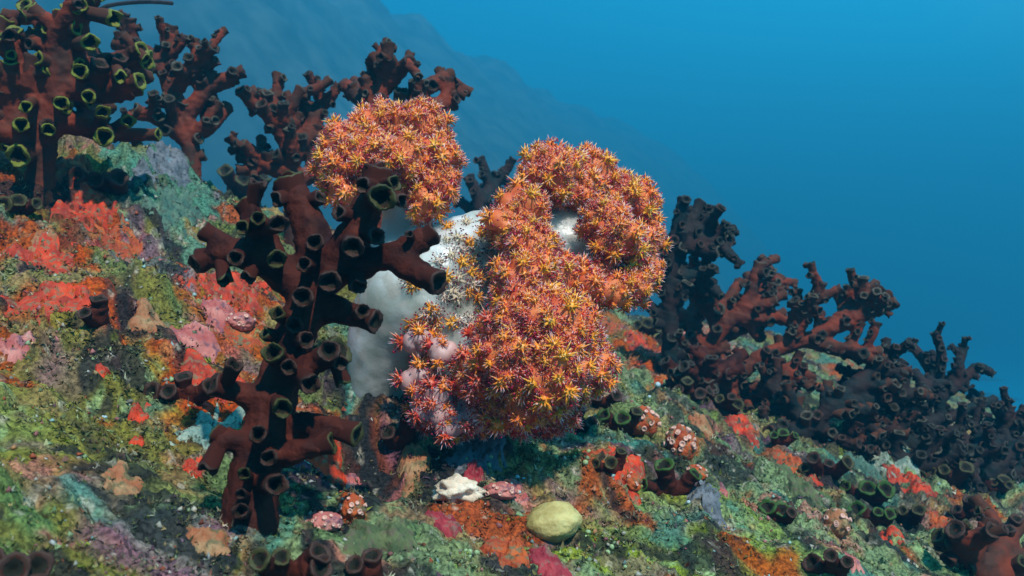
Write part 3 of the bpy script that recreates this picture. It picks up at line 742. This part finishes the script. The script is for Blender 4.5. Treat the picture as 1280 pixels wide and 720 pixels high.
CL = [
    ('small black tube clump on the orange sponge left of the large black coral', 226, 498, 4, 16, ('rim_brown',)),
    ('dark tube pair on the algae slope below the red sponges', 122, 405, 2, 14, ('rim_brown',)),
    ('brown tube clump at the foot of the large black coral', 362, 716, 4, 20, ('rim_brown', 'rim_olive')),
    ('brown tube stub at the bottom edge below the green crust', 462, 722, 2, 15, ('rim_brown',)),
    ('blurred black tubes in the lower left corner', 18, 722, 3, 22, ('rim_brown',)),
    ('dark tubes lying under the right side of the orange soft coral', 712, 536, 4, 13, ('rim_brown', 'rim_olive')),
    ('black tube clump beside the red ring sponge at the upper left', 135, 240, 3, 15, ('rim_brown',)),
    ('dark stubby tubes at the left edge below the lime rimmed coral', 22, 262, 3, 12, ('rim_olive',)),
    ('green rimmed black tubes below the ringed orange cup corals', 838, 615, 3, 14, ('rim_green',)),
    ('dark double tube on the pale turf right of centre', 975, 650, 3, 12, ('rim_green', 'rim_brown')),
    ('black tube clump at the bottom edge right of centre', 1042, 714, 3, 14, ('rim_brown',)),
    ('tall green tubes in front of the teal sponge on the right', 1082, 625, 3, 12, ('rim_green',)),
    ('lying green tubes below the red sponge on the right', 1088, 655, 4, 12, ('rim_green', 'rim_olive')),
    ('dark tube pair on the pale turf at the right', 1135, 650, 3, 10, ('rim_olive',)),
    ('dark tube trio near the right edge above the corner coral', 1212, 650, 3, 10, ('rim_brown',)),
    ('tube clump with green throats left of the ringed cup corals', 775, 535, 4, 11, ('rim_green', 'rim_olive')),
    ('black tube pair beside the right tips of the soft coral', 750, 508, 2, 10, ('rim_brown',)),
    ('dark tube clump above the ringed cup corals', 862, 498, 4, 11, ('rim_olive', 'rim_brown')),
    ('dark tubes just below the pink tongue sponge', 845, 430, 3, 10, ('rim_brown',)),
    ('dark tube clump in the rubble under the rust corals', 905, 510, 4, 10, ('rim_brown', 'rim_olive')),
    ('small green throated tubes by the red patch on the right', 975, 553, 3, 8, ('rim_green',)),
    ('dark tubes between the ringed cup corals and the yellow squirt', 765, 590, 3, 10, ('rim_olive',)),
    ('lone dark tube above the yellow sea squirt', 630, 610, 1, 8, ('rim_brown',)),
    ('dark tube clump on the right slope below the maroon coral', 1030, 590, 4, 10, ('rim_brown', 'rim_olive')),
    ('squat dark tubes right of the pale green patch', 1180, 600, 4, 11, ('rim_olive',)),
    ('row of dim dark tubes at the right edge of the slope', 1245, 610, 4, 9, ('rim_olive',)),
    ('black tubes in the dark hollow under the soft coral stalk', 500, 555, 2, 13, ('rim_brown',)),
    ('dark tube pair below the wide rust coral', 955, 495, 3, 9, ('rim_brown',)),
    ('dark tube clump under the right lobes of the soft coral', 805, 415, 3, 9, ('rim_olive',)),
    ('thick dark tubes half hidden behind the black coral arm', 305, 240, 3, 13, ('rim_olive',)),
]
for i, (lb, px, py, n, r, rm) in enumerate(CL):
    clump(lb, px, py, n, r, 200 + i, rims=rm)

# ------------------------------------------------------------------ the orange soft coral
SC_BASE = ground_at(470, 498)
SD = SC_BASE.y
print('soft coral base depth', SD)
DZ = SD - 0.70
soft = empty('soft_coral', SC_BASE)
tag(soft, 'large orange soft coral with white stalk and spiky polyp lobes', 'soft coral')

PAL = {
    'o': [((.90, .20, .008), (.97, .42, .025), (.97, .64, .32), (.36, .010, .05)), ((.86, .14, .008), (.95, .34, .020), (.96, .58, .32), (.40, .016, .07))],
    'g': [((.92, .26, .008), (.98, .48, .025), (.98, .60, .16), (.40, .012, .03)), ((.92, .32, .012), (.98, .54, .04), (.98, .68, .22), (.38, .015, .05))],
    'c': [((.60, .030, .010), (.82, .14, .04), (.94, .52, .38), (.32, .010, .04)), ((.66, .05, .012), (.86, .19, .04), (.94, .55, .40), (.28, .010, .05))],
    'd': [((.70, .58, .42), (.80, .55, .25), (.75, .55, .40), (.10, .012, .03)), ((.62, .50, .42), (.72, .48, .25), (.5, .35, .3), (.08, .012, .03))],
}
def tuft_data(pal, seed, nsp=17, npol=14):
    rs = np.random.default_rng(seed)
    V, Fc, Cc = [], [], []
    base, mid, tip, pol = [np.array(c) for c in pal]
    for i in range(nsp):
        ph = 2.399963 * i + rs.uniform(-.25, .25)
        th = rs.uniform(0.15, 0.5) if i < 3 else (rs.uniform(0.6, 1.0) if i % 2 else rs.uniform(1.05, 1.55))
        d = np.array([math.sin(th) * math.cos(ph), math.sin(th) * math.sin(ph), math.cos(th)])
        a = np.cross(d, (0.3, 0.5, 0.81)); a /= np.linalg.norm(a); b = np.cross(d, a)
        L = rs.uniform(0.85, 1.15) if i >= 3 else rs.uniform(0.6, 0.8)
        r0, r1 = 0.115, 0.085
        bend = rs.normal(0, 0.08, 3)
        o = len(V)
        for f, r in ((0.25, r0), (0.62, r1)):
            for s in range(3):
                t = 2 * math.pi * s / 3
                V.append(d * L * f + bend * f + r * (a * math.cos(t) + b * math.sin(t)))
                Cc.append((mid if f < 0.3 else base) * rs.uniform(0.85, 1.12))
        V.append(d * L + bend); Cc.append(tip if i % 6 else np.array((.92, .84, .90)))
        for s in range(3):
            s2 = (s + 1) % 3
            Fc += [(o + s, o + s2, o + 3 + s2), (o + s, o + 3 + s2, o + 3 + s), (o + 3 + s, o + 3 + s2, o + 6)]
    for i in range(npol):
        ph = 2.399963 * i + 1.1 + rs.uniform(-.4, .4)
        th = rs.uniform(0.8, 1.65)
        d = np.array([math.sin(th) * math.cos(ph), math.sin(th) * math.sin(ph), math.cos(th)])
        c = d * rs.uniform(0.72, 1.02)
        o = len(V); r = rs.uniform(0.075, 0.115)
        cc = pol * rs.uniform(0.7, 1.5)
        if rs.uniform() < 0.22: cc = np.array((.40, .12, .36)) if tip[2] > 0.5 else cc
        for v in OCT_V:
            V.append(c + v * r); Cc.append(cc)
        Fc += [tuple(o + q) for q in OCT_F]
    for i in range(7):
        ph = rs.uniform(0, 6.28); th = rs.uniform(0.05, 0.75)
        d = np.array([math.sin(th) * math.cos(ph), math.sin(th) * math.sin(ph), math.cos(th)])
        a = np.cross(d, (0.3, 0.5, 0.81)); a /= np.linalg.norm(a)
        o = len(V); L = rs.uniform(0.95, 1.2)
        V += [d * L * 0.55 + a * 0.055, d * L * 0.55 - a * 0.055, d * L]
        Cc += [base, base, np.array((.88, .84, .95))]
        Fc.append((o, o + 1, o + 2))
    # a small fleshy foot
    o = len(V)
    for z, r, cc in ((-0.35, 0.40, base * 0.8), (0.16, 0.42, base)):
        for s in range(6):
            t = math.pi * s / 3
            V.append(np.array((r * math.cos(t), r * math.sin(t), z))); Cc.append(cc)
    V.append(np.array((0, 0, 0.40))); Cc.append(mid * 0.6 + tip * 0.4)
    for s in range(6):
        s2 = (s + 1) % 6
        Fc += [(o + s, o + s2, o + 6 + s2), (o + s, o + 6 + s2, o + 6 + s), (o + 6 + s, o + 6 + s2, o + 12)]
    return np.array(V), np.array(Fc), np.clip(np.array(Cc), 0, 1)

TUFT, TMESH = {}, {}
for key, pals in PAL.items():
    TUFT[key] = [tuft_data(pals[i % 2], 900 + i + ord(key), *((17, 14) if key != 'd' else (12, 14))) for i in range(6)]
    TMESH[key] = [mesh_np('polyp_tuft', v, f, True, M['tuft'], c) for v, f, c in TUFT[key]]

# (px, py, radius px, depth, palette)
LOBES = [
    (438, 186, 37, .735, 'o'), (478, 164, 34, .745, 'o'), (522, 168, 40, .74, 'o'), (546, 203, 30, .72, 'o'), (500, 205, 36, .705, 'o'), (424, 214, 28, .72, 'o'),
    (434, 243, 20, .71, 'o'), (545, 230, 28, .71, 'o'), (530, 254, 20, .70, 'o'), (466, 200, 34, .715, 'o'),
    (688, 222, 42, .73, 'o'), (650, 268, 34, .70, 'g'), (735, 224, 36, .76, 'o'), (784, 258, 38, .755, 'o'), (756, 275, 28, .71, 'o'), (805, 296, 24, .745, 'o'),
    (780, 315, 34, .72, 'o'), (803, 338, 24, .73, 'o'), (790, 362, 22, .70, 'g'), (762, 365, 16, .69, 'o'), (733, 366, 24, .69, 'c'), (714, 348, 19, .695, 'o'), (770, 296, 30, .70, 'o'), (722, 240, 22, .735, 'o'), (748, 345, 18, .70, 'c'), (690, 385, 26, .665, 'o'), (665, 330, 26, .67, 'g'),
    (630, 282, 20, .685, 'g'), (660, 308, 34, .68, 'o'), (690, 348, 34, .69, 'o'), (652, 354, 36, .665, 'g'),
    (660, 400, 44, .65, 'o'), (700, 415, 48, .65, 'o'), (733, 456, 36, .67, 'o'), (690, 465, 50, .64, 'g'), (640, 450, 44, .64, 'o'), (614, 420, 25, .66, 'c'),
    (602, 470, 36, .655, 'c'), (640, 505, 36, .66, 'c'), (690, 510, 32, .67, 'c'), (660, 490, 40, .645, 'o'),
    (545, 503, 34, .665, 'c'), (590, 515, 28, .665, 'c'), (524, 428, 13, .665, 'c'), (523, 478, 18, .665, 'c'), (552, 438, 13, .66, 'c'), (560, 522, 22, .66, 'c'), 
]
def uv_sphere(nr=22, ns=32):
    V = []
    for i in range(nr + 1):
        th = math.pi * i / nr
        for s in range(ns):
            t = 2 * math.pi * s / ns
            V.append((math.sin(th) * math.cos(t), math.sin(th) * math.sin(t), math.cos(th)))
    return np.array(V), grid_faces(nr + 1, ns, True)
SPH_V, SPH_F = uv_sphere()

centres = [(np.array(P(a, b, d + DZ)), r / F * (d + DZ)) for a, b, r, d, k in LOBES]
tufts = []          # (lobe index, position, normal, size, palette)
lobe_obj = []
for li, ((c, r), (px, py, rp, d, key)) in enumerate(zip(centres, LOBES)):
    rb = r * 0.77
    # floret heads: each lobe is a cauliflower of small domes with gaps of pale flesh between them
    nd = max(5, int(4 * math.pi * rb * rb / 0.000096))
    off = RNG.uniform(0, 6.28)
    zz = 1 - 2 * (np.arange(nd) + 0.5) / nd; ph = 2.399963 * np.arange(nd) + off
    heads = np.stack([np.sqrt(1 - zz * zz) * np.cos(ph), np.sqrt(1 - zz * zz) * np.sin(ph), zz], -1) + RNG.normal(0, 0.10, (nd, 3))
    heads /= np.linalg.norm(heads, axis=1)[:, None]
    hr = 0.0058 / rb                       # angular radius of a head
    hs = RNG.uniform(0.65, 1.2, nd)
    def surf(dirs):
        ang = np.arccos(np.clip(dirs @ heads.T, -1, 1)) / (hr * hs[None])
        k = np.argmin(ang, 1); t = ang[np.arange(len(dirs)), k]
        return k, t, 1 + (0.0052 / rb) * hs[k] * np.sqrt(np.clip(1 - t * t, 0, 1))
    kk, tt, rad = surf(SPH_V)
    me = mesh_np('lobe', SPH_V * (rb * rad)[:, None], SPH_F, True, M['lobe_pink'] if key == 'c' and px < 600 else M['lobe_pale'])
    o = bpy.data.objects.new('lobe', me); o.location = Vector(c) - SC_BASE
    link(o, soft); lobe_obj.append(o)
    spacing = 0.0062
    n = int(4 * math.pi * rb * rb / (spacing * spacing * 0.86))
    zz = 1 - 2 * (np.arange(n) + 0.5) / n; ph = 2.399963 * np.arange(n) + off * 1.7
    dirs = np.stack([np.sqrt(1 - zz * zz) * np.cos(ph), np.sqrt(1 - zz * zz) * np.sin(ph), zz], -1) + RNG.normal(0, 0.05, (n, 3))
    dirs /= np.linalg.norm(dirs, axis=1)[:, None]
    kk, tt, rad = surf(dirs)
    def clear(p): return not any(lj != li and np.dot(p - cj, p - cj) < (rj * 0.82) ** 2 for lj, (cj, rj) in enumerate(centres))
    for h in range(nd):                    # one star floret on each head
        nn = heads[h]
        if nn[1] > 0.75: continue
        p = c + nn * (rb + 0.0052 * hs[h])
        if not clear(p): continue
        q = RNG.uniform()
        if key == 'c': k2 = 'o' if q < 0.3 else 'c'
        else: k2 = 'g' if q < (0.6 if key == 'g' else 0.36) else ('o' if q < 0.9 or py < 400 else 'c')
        tufts.append((li, p, nn, 0.0072 * hs[h] * RNG.uniform(0.85, 1.15), k2))
    for i in range(n):                     # smaller ones in the gaps
        nn = dirs[i]
        if nn[1] > 0.45 or tt[i] < 0.60 or (key == 'c' and px < 600 and RNG.uniform() < 0.5): continue
        p = c + nn * rb * rad[i]
        if not clear(p): continue
        tufts.append((li, p, nn, RNG.uniform(0.0042, 0.0060), 'c' if RNG.uniform() < (0.25 if py < 420 else 0.45) else 'o'))

# stalk
def ch(*pts): return [P(a, b, d + DZ) for a, b, d, r in pts], [r / F * (d + DZ) for a, b, d, r in pts]
stalk_ch = [ch((462, 525, .72, 26), (466, 484, .72, 38), (484, 432, .72, 58), (526, 376, .715, 84), (566, 335, .72, 66), (600, 305, .735, 46), (650, 290, .74, 34)),
            ch((500, 340, .74, 60), (510, 300, .74, 40), (505, 270, .74, 28), (495, 215, .735, 26)),
            ch((590, 330, .735, 50), (660, 312, .735, 40), (715, 302, .735, 36), (770, 320, .735, 28)),
            ch((690, 300, .74, 30), (700, 260, .745, 24)),
            ch((550, 395, .715, 52), (590, 430, .695, 42), (650, 440, .68, 40)),
            ch((555, 420, .70, 36), (575, 470, .685, 30), (600, 495, .68, 26)), ch((570, 455, .69, 26), (545, 490, .68, 22))]
tub = []
for p, r in stalk_ch:
    pp, rr = resample(p, r, 0.006)
    tub.append((pp, rr))
sme = remeshed('stalk', tub, 0.0042, M['stalk'], noise=0.0010, nscale=60, smooth_it=12, origin=SC_BASE)
link(bpy.data.objects.new('stalk', sme), soft)

# loose polyp tufts straight on the stalk
svco = np.empty(len(sme.vertices) * 3, np.float32); sme.vertices.foreach_get('co', svco); svco = svco.reshape(-1, 3) + np.array(SC_BASE)
svno = np.empty(len(sme.vertices) * 3, np.float32); sme.vertices.foreach_get('normal', svno); svno = svno.reshape(-1, 3)
spx = 640 + F * svco[:, 0] / svco[:, 1]; spy = 360 - F * svco[:, 2] / svco[:, 1]
stalk_tufts = []
for px, py in [(572, 297), (585, 305), (566, 318), (590, 325), (600, 345), (578, 330), (612, 355), (563, 362), (572, 370), (584, 366), (556, 372), (540, 385), (530, 392), (522, 398), (545, 400),
               (600, 290), (583, 280), (610, 300), (574, 400), (588, 396), (566, 405), (538, 412), (515, 405), (592, 312), (604, 330), (620, 340), (606, 312), (578, 310), (552, 330), (560, 345), (512, 352), (518, 358), (590, 340), (615, 372), (600, 380), (590, 355), (555, 300), (562, 285), (545, 392), (535, 402), (596, 370), (575, 345), (608, 395), (590, 405)]:
    dd = (spx - px) ** 2 + (spy - py) ** 2 + 1e4 * (svno[:, 1] > 0)
    i = int(np.argmin(dd))
    if dd[i] < 200: stalk_tufts.append((svco[i], svno[i], RNG.uniform(0.0060, 0.0085), 'g' if RNG.uniform() < 0.45 else 'd'))

def vis_score(t):
    li, p, nn, s, k = t
    view = -p / np.linalg.norm(p)
    f = float(np.dot(nn, view))
    # hidden behind another lobe?
    for lj, (cj, rj) in enumerate(centres):
        if lj == li: continue
        along = np.dot(cj, -view)
        if along < np.linalg.norm(p) - 0.01 and np.linalg.norm(cj - (-view) * along) < rj * 0.8:
            return -1
    return f * s / p[1]
order = sorted(range(len(tufts)), key=lambda i: -vis_score(tufts[i]))
single = set(order[:260])

def place_quat(nn, spin):
    return Vector(nn).to_track_quat('Z', 'Y') @ Quaternion((0, 0, 1), spin)
MV, MF, MC, vo = [], [], [], 0
for i, (li, p, nn, s, k) in enumerate(tufts):
    q = place_quat(nn, RNG.uniform(0, 6.28)); kind = int(RNG.integers(6))
    if i in single:
        o = bpy.data.objects.new('polyp_tuft', TMESH[k][kind])
        o.rotation_mode = 'QUATERNION'; o.rotation_quaternion = q; o.scale = (s, s, s)
        o.location = Vector(p) - SC_BASE - lobe_obj[li].location
        link(o, lobe_obj[li])
    else:
        v, f, c = TUFT[k][kind]
        R_ = np.array(q.to_matrix())
        MV.append(v @ R_.T * s + p - np.array(SC_BASE)); MF.append(f + vo); MC.append(c); vo += len(v)
me = mesh_np('polyp_mass', np.concatenate(MV), np.concatenate(MF), True, M['tuft'], np.concatenate(MC))
tag(link(bpy.data.objects.new('polyp_mass', me), soft), kind='stuff')
for p, nn, s, k in stalk_tufts:
    o = bpy.data.objects.new('polyp_tuft', TMESH[k][int(RNG.integers(6))])
    o.rotation_mode = 'QUATERNION'; o.rotation_quaternion = place_quat(nn, RNG.uniform(0, 6.28)); o.scale = (s, s, s * 0.9)
    o.location = Vector(p) - SC_BASE
    link(o, soft)
print('tufts', len(tufts))

# ------------------------------------------------------------------ crusts, sponges and lumps on the reef
def crust(name, label, cat, px, py, rpx, rpy, h, mat, seed, group=None, lumpy=0.5, rag=0.35):
    """a lumpy sheet that follows the ground; h in metres"""
    g = ground_at(px, py)
    rx = rpx / F * g.y; ry = max(rx * 0.6, rpy * g.y * g.y / (F * 0.2))
    ry = min(ry, rx * 1.7)
    nr, nt = 30, 66
    rho = np.linspace(0, 1, nr)[:, None]; th = np.linspace(0, 2 * math.pi, nt, endpoint=False)[None, :]
    ct, st = np.cos(th), np.sin(th)
    R_ = 1 + rag * vn(ct * 1.6 + seed * 3.1, st * 1.6 + seed, 7) + rag * 0.6 * vn(ct * 4 + seed, st * 4 - seed, 9) + rag * 0.3 * vn(ct * 9 + seed, st * 9 - seed, 10)
    x = g.x + rho * R_ * rx * ct; y = g.y + rho * R_ * ry * st
    x, y = x.ravel(), y.ravel()
    pr = (np.clip(1 - rho ** 3, 0, 1) ** 0.5 * np.ones_like(th)).ravel()
    sc = 1.0 / rx
    b = 1 + lumpy * fbm(x * 2.4 * sc + seed, y * 2.4 * sc, 21, 3) + lumpy * 0.5 * vn(x * 9 * sc, y * 9 * sc, 23)
    rh = (rho * np.ones_like(th)).ravel()
    brk = 0.75 if name == 'coral_lump' else 1.5
    cover = 1.0 - 1.15 * rh ** 2.2 + brk * (0.75 * fbm(x * 75 + seed, y * 75, 27, 3) + 0.35 * vn(x * 230, y * 230, 28))
    hh = np.where(cover > 0, h * 0.30 * np.minimum(1, cover * 2.2) * np.clip(b, 0.35, 2), np.maximum(cover, -1) * 0.006)
    z = H(x, y, True) * 0.75 + H(x, y, False) * 0.25 + hh - 0.003 * rh ** 8
    V = np.stack([x, y, z], -1) - np.array(g)
    me = mesh_np(name, V, grid_faces(nr, nt, True), True, mat)
    o = bpy.data.objects.new(name, me); o.location = g
    return tag(link(o), label, cat, group)

ICO = bmesh.new(); bmesh.ops.create_icosphere(ICO, subdivisions=4, radius=1.0)
ICO_V = np.array([v.co[:] for v in ICO.verts]); ICO_F = np.array([[v.index for v in f.verts] for f in ICO.faces]); ICO.free()

def lump_mesh(name, rx, ry, rz, seed, amp, mat, fq=2.0):
    d = np.empty(len(ICO_V))
    for i, v in enumerate(ICO_V):
        q = Vector(v) * fq + Vector((seed * 1.7, seed, -seed))
        d[i] = mnoise.noise(q) + 0.55 * mnoise.noise(q * 2.3) + 0.3 * (0.35 - mnoise.voronoi(q * 3.6)[0][0]) * (1 if amp > 0.1 else 0) + 0.22 * mnoise.noise(q * 6)
    d = 1 + amp * 1.5 * d
    return mesh_np(name, ICO_V * d[:, None] * np.array((rx, ry, rz)), ICO_F, True, mat)

def lump(name, label, cat, px, py, rpx, rpz, mat, seed, amp=0.18, group=None, tilt=(0, 0, 0), sink=0.35, fq=2.0):
    g = ground_at(px, py + rpz * 0.7)
    rx, rz = rpx / F * g.y, rpz / F * g.y
    me = lump_mesh(name, rx, (rx + rz) / 2, rz, seed, amp, mat, fq)
    o = bpy.data.objects.new(name, me)
    o.location = g + Vector((0, 0, rz * (1 - sink)))
    o.rotation_euler = tilt
    return tag(link(o), label, cat, group)

RS = 'orange and red encrusting sponges'
for i, (lb, px, py, rx, ry, m, h) in enumerate(SP):
    crust('encrusting_sponge', lb, 'sponge', px, py, rx, ry, h, M[m], 31 + i * 1.37, RS)

CR = [
    ('turquoise crust on the upper left rock', 225, 258, 46, 16, 'teal', .012), ('pale blue green crust on the rock beside the rust coral', 198, 205, 30, 16, 'lilac', .014),
    ('pale glittering crust left of the black coral trunk', 268, 535, 34, 26, 'pale', .008),
    ('dull green leafy crust at the bottom left of centre', 478, 668, 44, 24, 'green', .012), ('lilac gauzy crust under the soft coral', 592, 570, 40, 18, 'lilac', .010),
    ('teal sponge dome among the green tubes', 1082, 592, 26, 16, 'teal', .016), ('pale green crust below the maroon coral', 1098, 552, 34, 24, 'pale', .012),
    ('grey blue crust on the right turf', 880, 615, 24, 12, 'lilac', .008), 
    ('grey green boulder patch on the right turf', 998, 615, 22, 14, 'green', .012), ('pale crust on the rubble right of the soft coral', 905, 490, 26, 14, 'pale', .008),
    ('teal crust behind the soft coral at the right', 845, 400, 26, 12, 'teal', .010),
]
for i, (lb, px, py, rx, ry, m, h) in enumerate(CR):
    crust('algae_crust', lb, 'crust', px, py, rx, ry, h, M[m], 71 + i * 1.77, 'green and blue crusts on the rock', lumpy=0.7, rag=0.55)

for i, (lb, px, py, rx, rz, m) in enumerate(PK):
    crust('coral_lump', lb, 'coral lump', px, py + rz * 0.4, rx, rz, 0.20 * rx / F * ground_at(px, py).y / 0.30, M[m], 5 + i * 2.3, 'pink and salmon lumps on the reef', lumpy=0.7)

sq = lump('sea_squirt', 'smooth yellow oval sea squirt on the green turf', 'sea squirt', 690, 654, 38, 23, M['yellow'], 4.4, 0.095, tilt=(0.1, math.radians(-8), 0.2), sink=0.3, fq=1.3)
lump('cream_sponge', 'cream white lobed sponge on the dark rubble', 'sponge', 572, 616, 30, 17, M['cream'], 9.1, 0.34, sink=0.2, fq=1.7)

# cup coral colonies: an orange mound with pale ring polyps
def ring_mesh():
    V = []
    prof = [(0.80, -0.9), (0.92, 0.0), (1.0, 0.55), (0.9, 0.78), (0.62, 0.72), (0.45, 0.35), (0.0, 0.2)]
    for r, z in prof:
        for s in range(12):
            t = 2 * math.pi * s / 12
            V.append((r * math.cos(t), r * math.sin(t), z))
    return mesh_np('ring_polyp', V, grid_faces(len(prof), 12, True), True, M['coralring'])
RINGM = ring_mesh()
CC = [
    ('orange cup coral mound with ring polyps, upper one right of the soft coral', 805, 527, 21, 19, 16, 'orange'), ('deep orange cup coral with a crown of rings, lower right of its neighbour', 850, 554, 21, 24, 20, 'orange'),
    ('ringed orange cup coral above the green leafy crust', 440, 634, 19, 17, 13, 'orange'), ('rosy cup coral mound left of the ringed orange one', 408, 652, 22, 13, 11, 'pink'),
    ('peach cup coral on the right turf', 1046, 652, 18, 18, 12, 'salmon'), ('small orange cup coral near the foot of the green rimmed tubes', 870, 592, 15, 12, 8, 'orange'), ('pink cup coral cluster right of the cream sponge', 625, 612, 24, 10, 9, 'pink'),
    ('rosy ringed coral on the slope left of the black coral', 300, 402, 20, 12, 9, 'pink'), ('orange ringed coral left of the green rimmed tubes', 790, 602, 13, 12, 7, 'orange'),
]
for i, (lb, px, py, rx, rz, n, m) in enumerate(CC):
    g = ground_at(px, py + rz * 0.7)
    a, b = rx / F * g.y, rz / F * g.y
    root = empty('cup_coral', g); tag(root, lb, 'cup coral', 'ringed cup corals')
    o = bpy.data.objects.new('mound', lump_mesh('mound', a * 0.9, a * 0.85, b, i * 3.3 + 1, 0.16, M[m])); o.location = (0, 0, b * 0.55); link(o, root)
    rs = random.Random(60 + i)
    for k in range(n):
        zz = 1 - 1.25 * (k + 0.5) / n; ph = 2.399963 * k + i
        q = math.sqrt(max(0, 1 - zz * zz))
        nn = Vector((q * math.cos(ph), q * math.sin(ph), zz))
        if nn.y > 0.5: nn.y *= -1
        p = bpy.data.objects.new('ring_polyp', RINGM)
        p.location = Vector((nn.x * a * 0.92, nn.y * a * 0.87, nn.z * b * 1.02 + b * 0.55))
        p.rotation_mode = 'QUATERNION'; p.rotation_quaternion = nn.to_track_quat('Z', 'Y')
        s = (a + b) / 2 * rs.uniform(0.11, 0.19); p.scale = (s, s, s * 0.8)
        link(p, root)

# beads: small round sea squirts in clusters
BD = [
    ('pale green bead squirts under the soft coral', 600, 550, 7, 'bead', 26), ('green bead squirts on the turf right of centre', 715, 570, 8, 'bead', 26), ('green bead squirts at the bottom edge', 585, 690, 8, 'bead', 18),
    ('lime bead squirts right of the yellow squirt', 752, 690, 8, 'bead', 26), ('blue white bead squirts by the cream sponge', 648, 610, 4, 'bluewhite', 10), ('pale blue beads under the rust corals', 818, 488, 3, 'bluewhite', 8),
    ('pale blue bead beside the dark rubble tubes', 957, 510, 2, 'bluewhite', 6), ('teal white beads above the pink tongue', 850, 392, 3, 'bluewhite', 10), ('white bead squirt by the green rimmed tubes', 862, 630, 2, 'bluewhite', 6),
    ('turquoise beads right of the dark rubble', 850, 460, 3, 'bluewhite', 8), ('small pale beads on the right slope', 1060, 575, 4, 'bead', 14), ('pale blue scraps on the lower left turf', 130, 520, 3, 'bluewhite', 10),
]
BM = {k: mesh_np('bead', ICO_V * (1 + 0.08 * n3(ICO_V * 2, 4))[:, None], ICO_F, True, M[k]) for k in ('bead', 'bluewhite')}
for i, (lb, px, py, n, m, sp) in enumerate(BD):
    g = ground_at(px, py); rs = random.Random(90 + i)
    root = empty('bead_squirt_cluster', g); tag(root, lb, 'sea squirts', 'bead squirt clusters')
    for k in range(n):
        x = g.x + rs.uniform(-1, 1) * sp / F * g.y; y = g.y + rs.uniform(-1, 1) * sp / F * g.y * 1.6
        r = rs.uniform(2.0, 3.6) / F * g.y
        o = bpy.data.objects.new('bead', BM[m]); o.location = Vector((x, y, float(H(np.array([x]), np.array([y]))[0]) + r * 0.5)) - g
        o.scale = (r, r, r * rs.uniform(0.8, 1.2)); link(o, root)

# thin whip coral at the top left edge
def whip(label, pts, d, r):
    pp, rr = resample([P(a, b, d) for a, b in pts], [r] * len(pts), 0.01)
    v, f = tube_mesh_data(pp, rr, 6)
    me = bpy.data.meshes.new('whip_coral'); me.from_pydata([tuple(np.array(q) - np.array(pp[0])) for q in v], [], f); me.materials.append(M['whip'])
    o = bpy.data.objects.new('whip_coral', me); o.location = pp[0]
    tag(link(o), label, 'whip coral')
whip('thin dark whip coral stretching right along the top edge', [(85, 60), (120, 8), (160, 3), (190, 1), (216, 4)], 0.95, 0.0022)

# ------------------------------------------------------------------ the water between things
bm = bmesh.new(); bmesh.ops.create_cube(bm, size=1.0)
bmesh.ops.scale(bm, vec=(130, 90, 12.6), verts=bm.verts); bmesh.ops.translate(bm, vec=(0, 38.0, 2.4), verts=bm.verts)
me = bpy.data.meshes.new('haze'); bm.to_mesh(me); bm.free()
hm = bpy.data.materials.new('sea_water'); hm.use_nodes = True
hm.node_tree.nodes.clear()
vo_ = hm.node_tree.nodes.new('ShaderNodeVolumePrincipled'); ho = hm.node_tree.nodes.new('ShaderNodeOutputMaterial')
vo_.inputs['Color'].default_value = (0.03, 0.47, 0.80, 1)
vo_.inputs['Density'].default_value = 0.075
vo_.inputs['Anisotropy'].default_value = 0.2
hm.node_tree.links.new(vo_.outputs[0], ho.inputs['Volume'])
me.materials.append(hm)
tag(link(bpy.data.objects.new('haze', me)), 'blue sea water between the camera and the far reef', 'water', None, 'stuff')
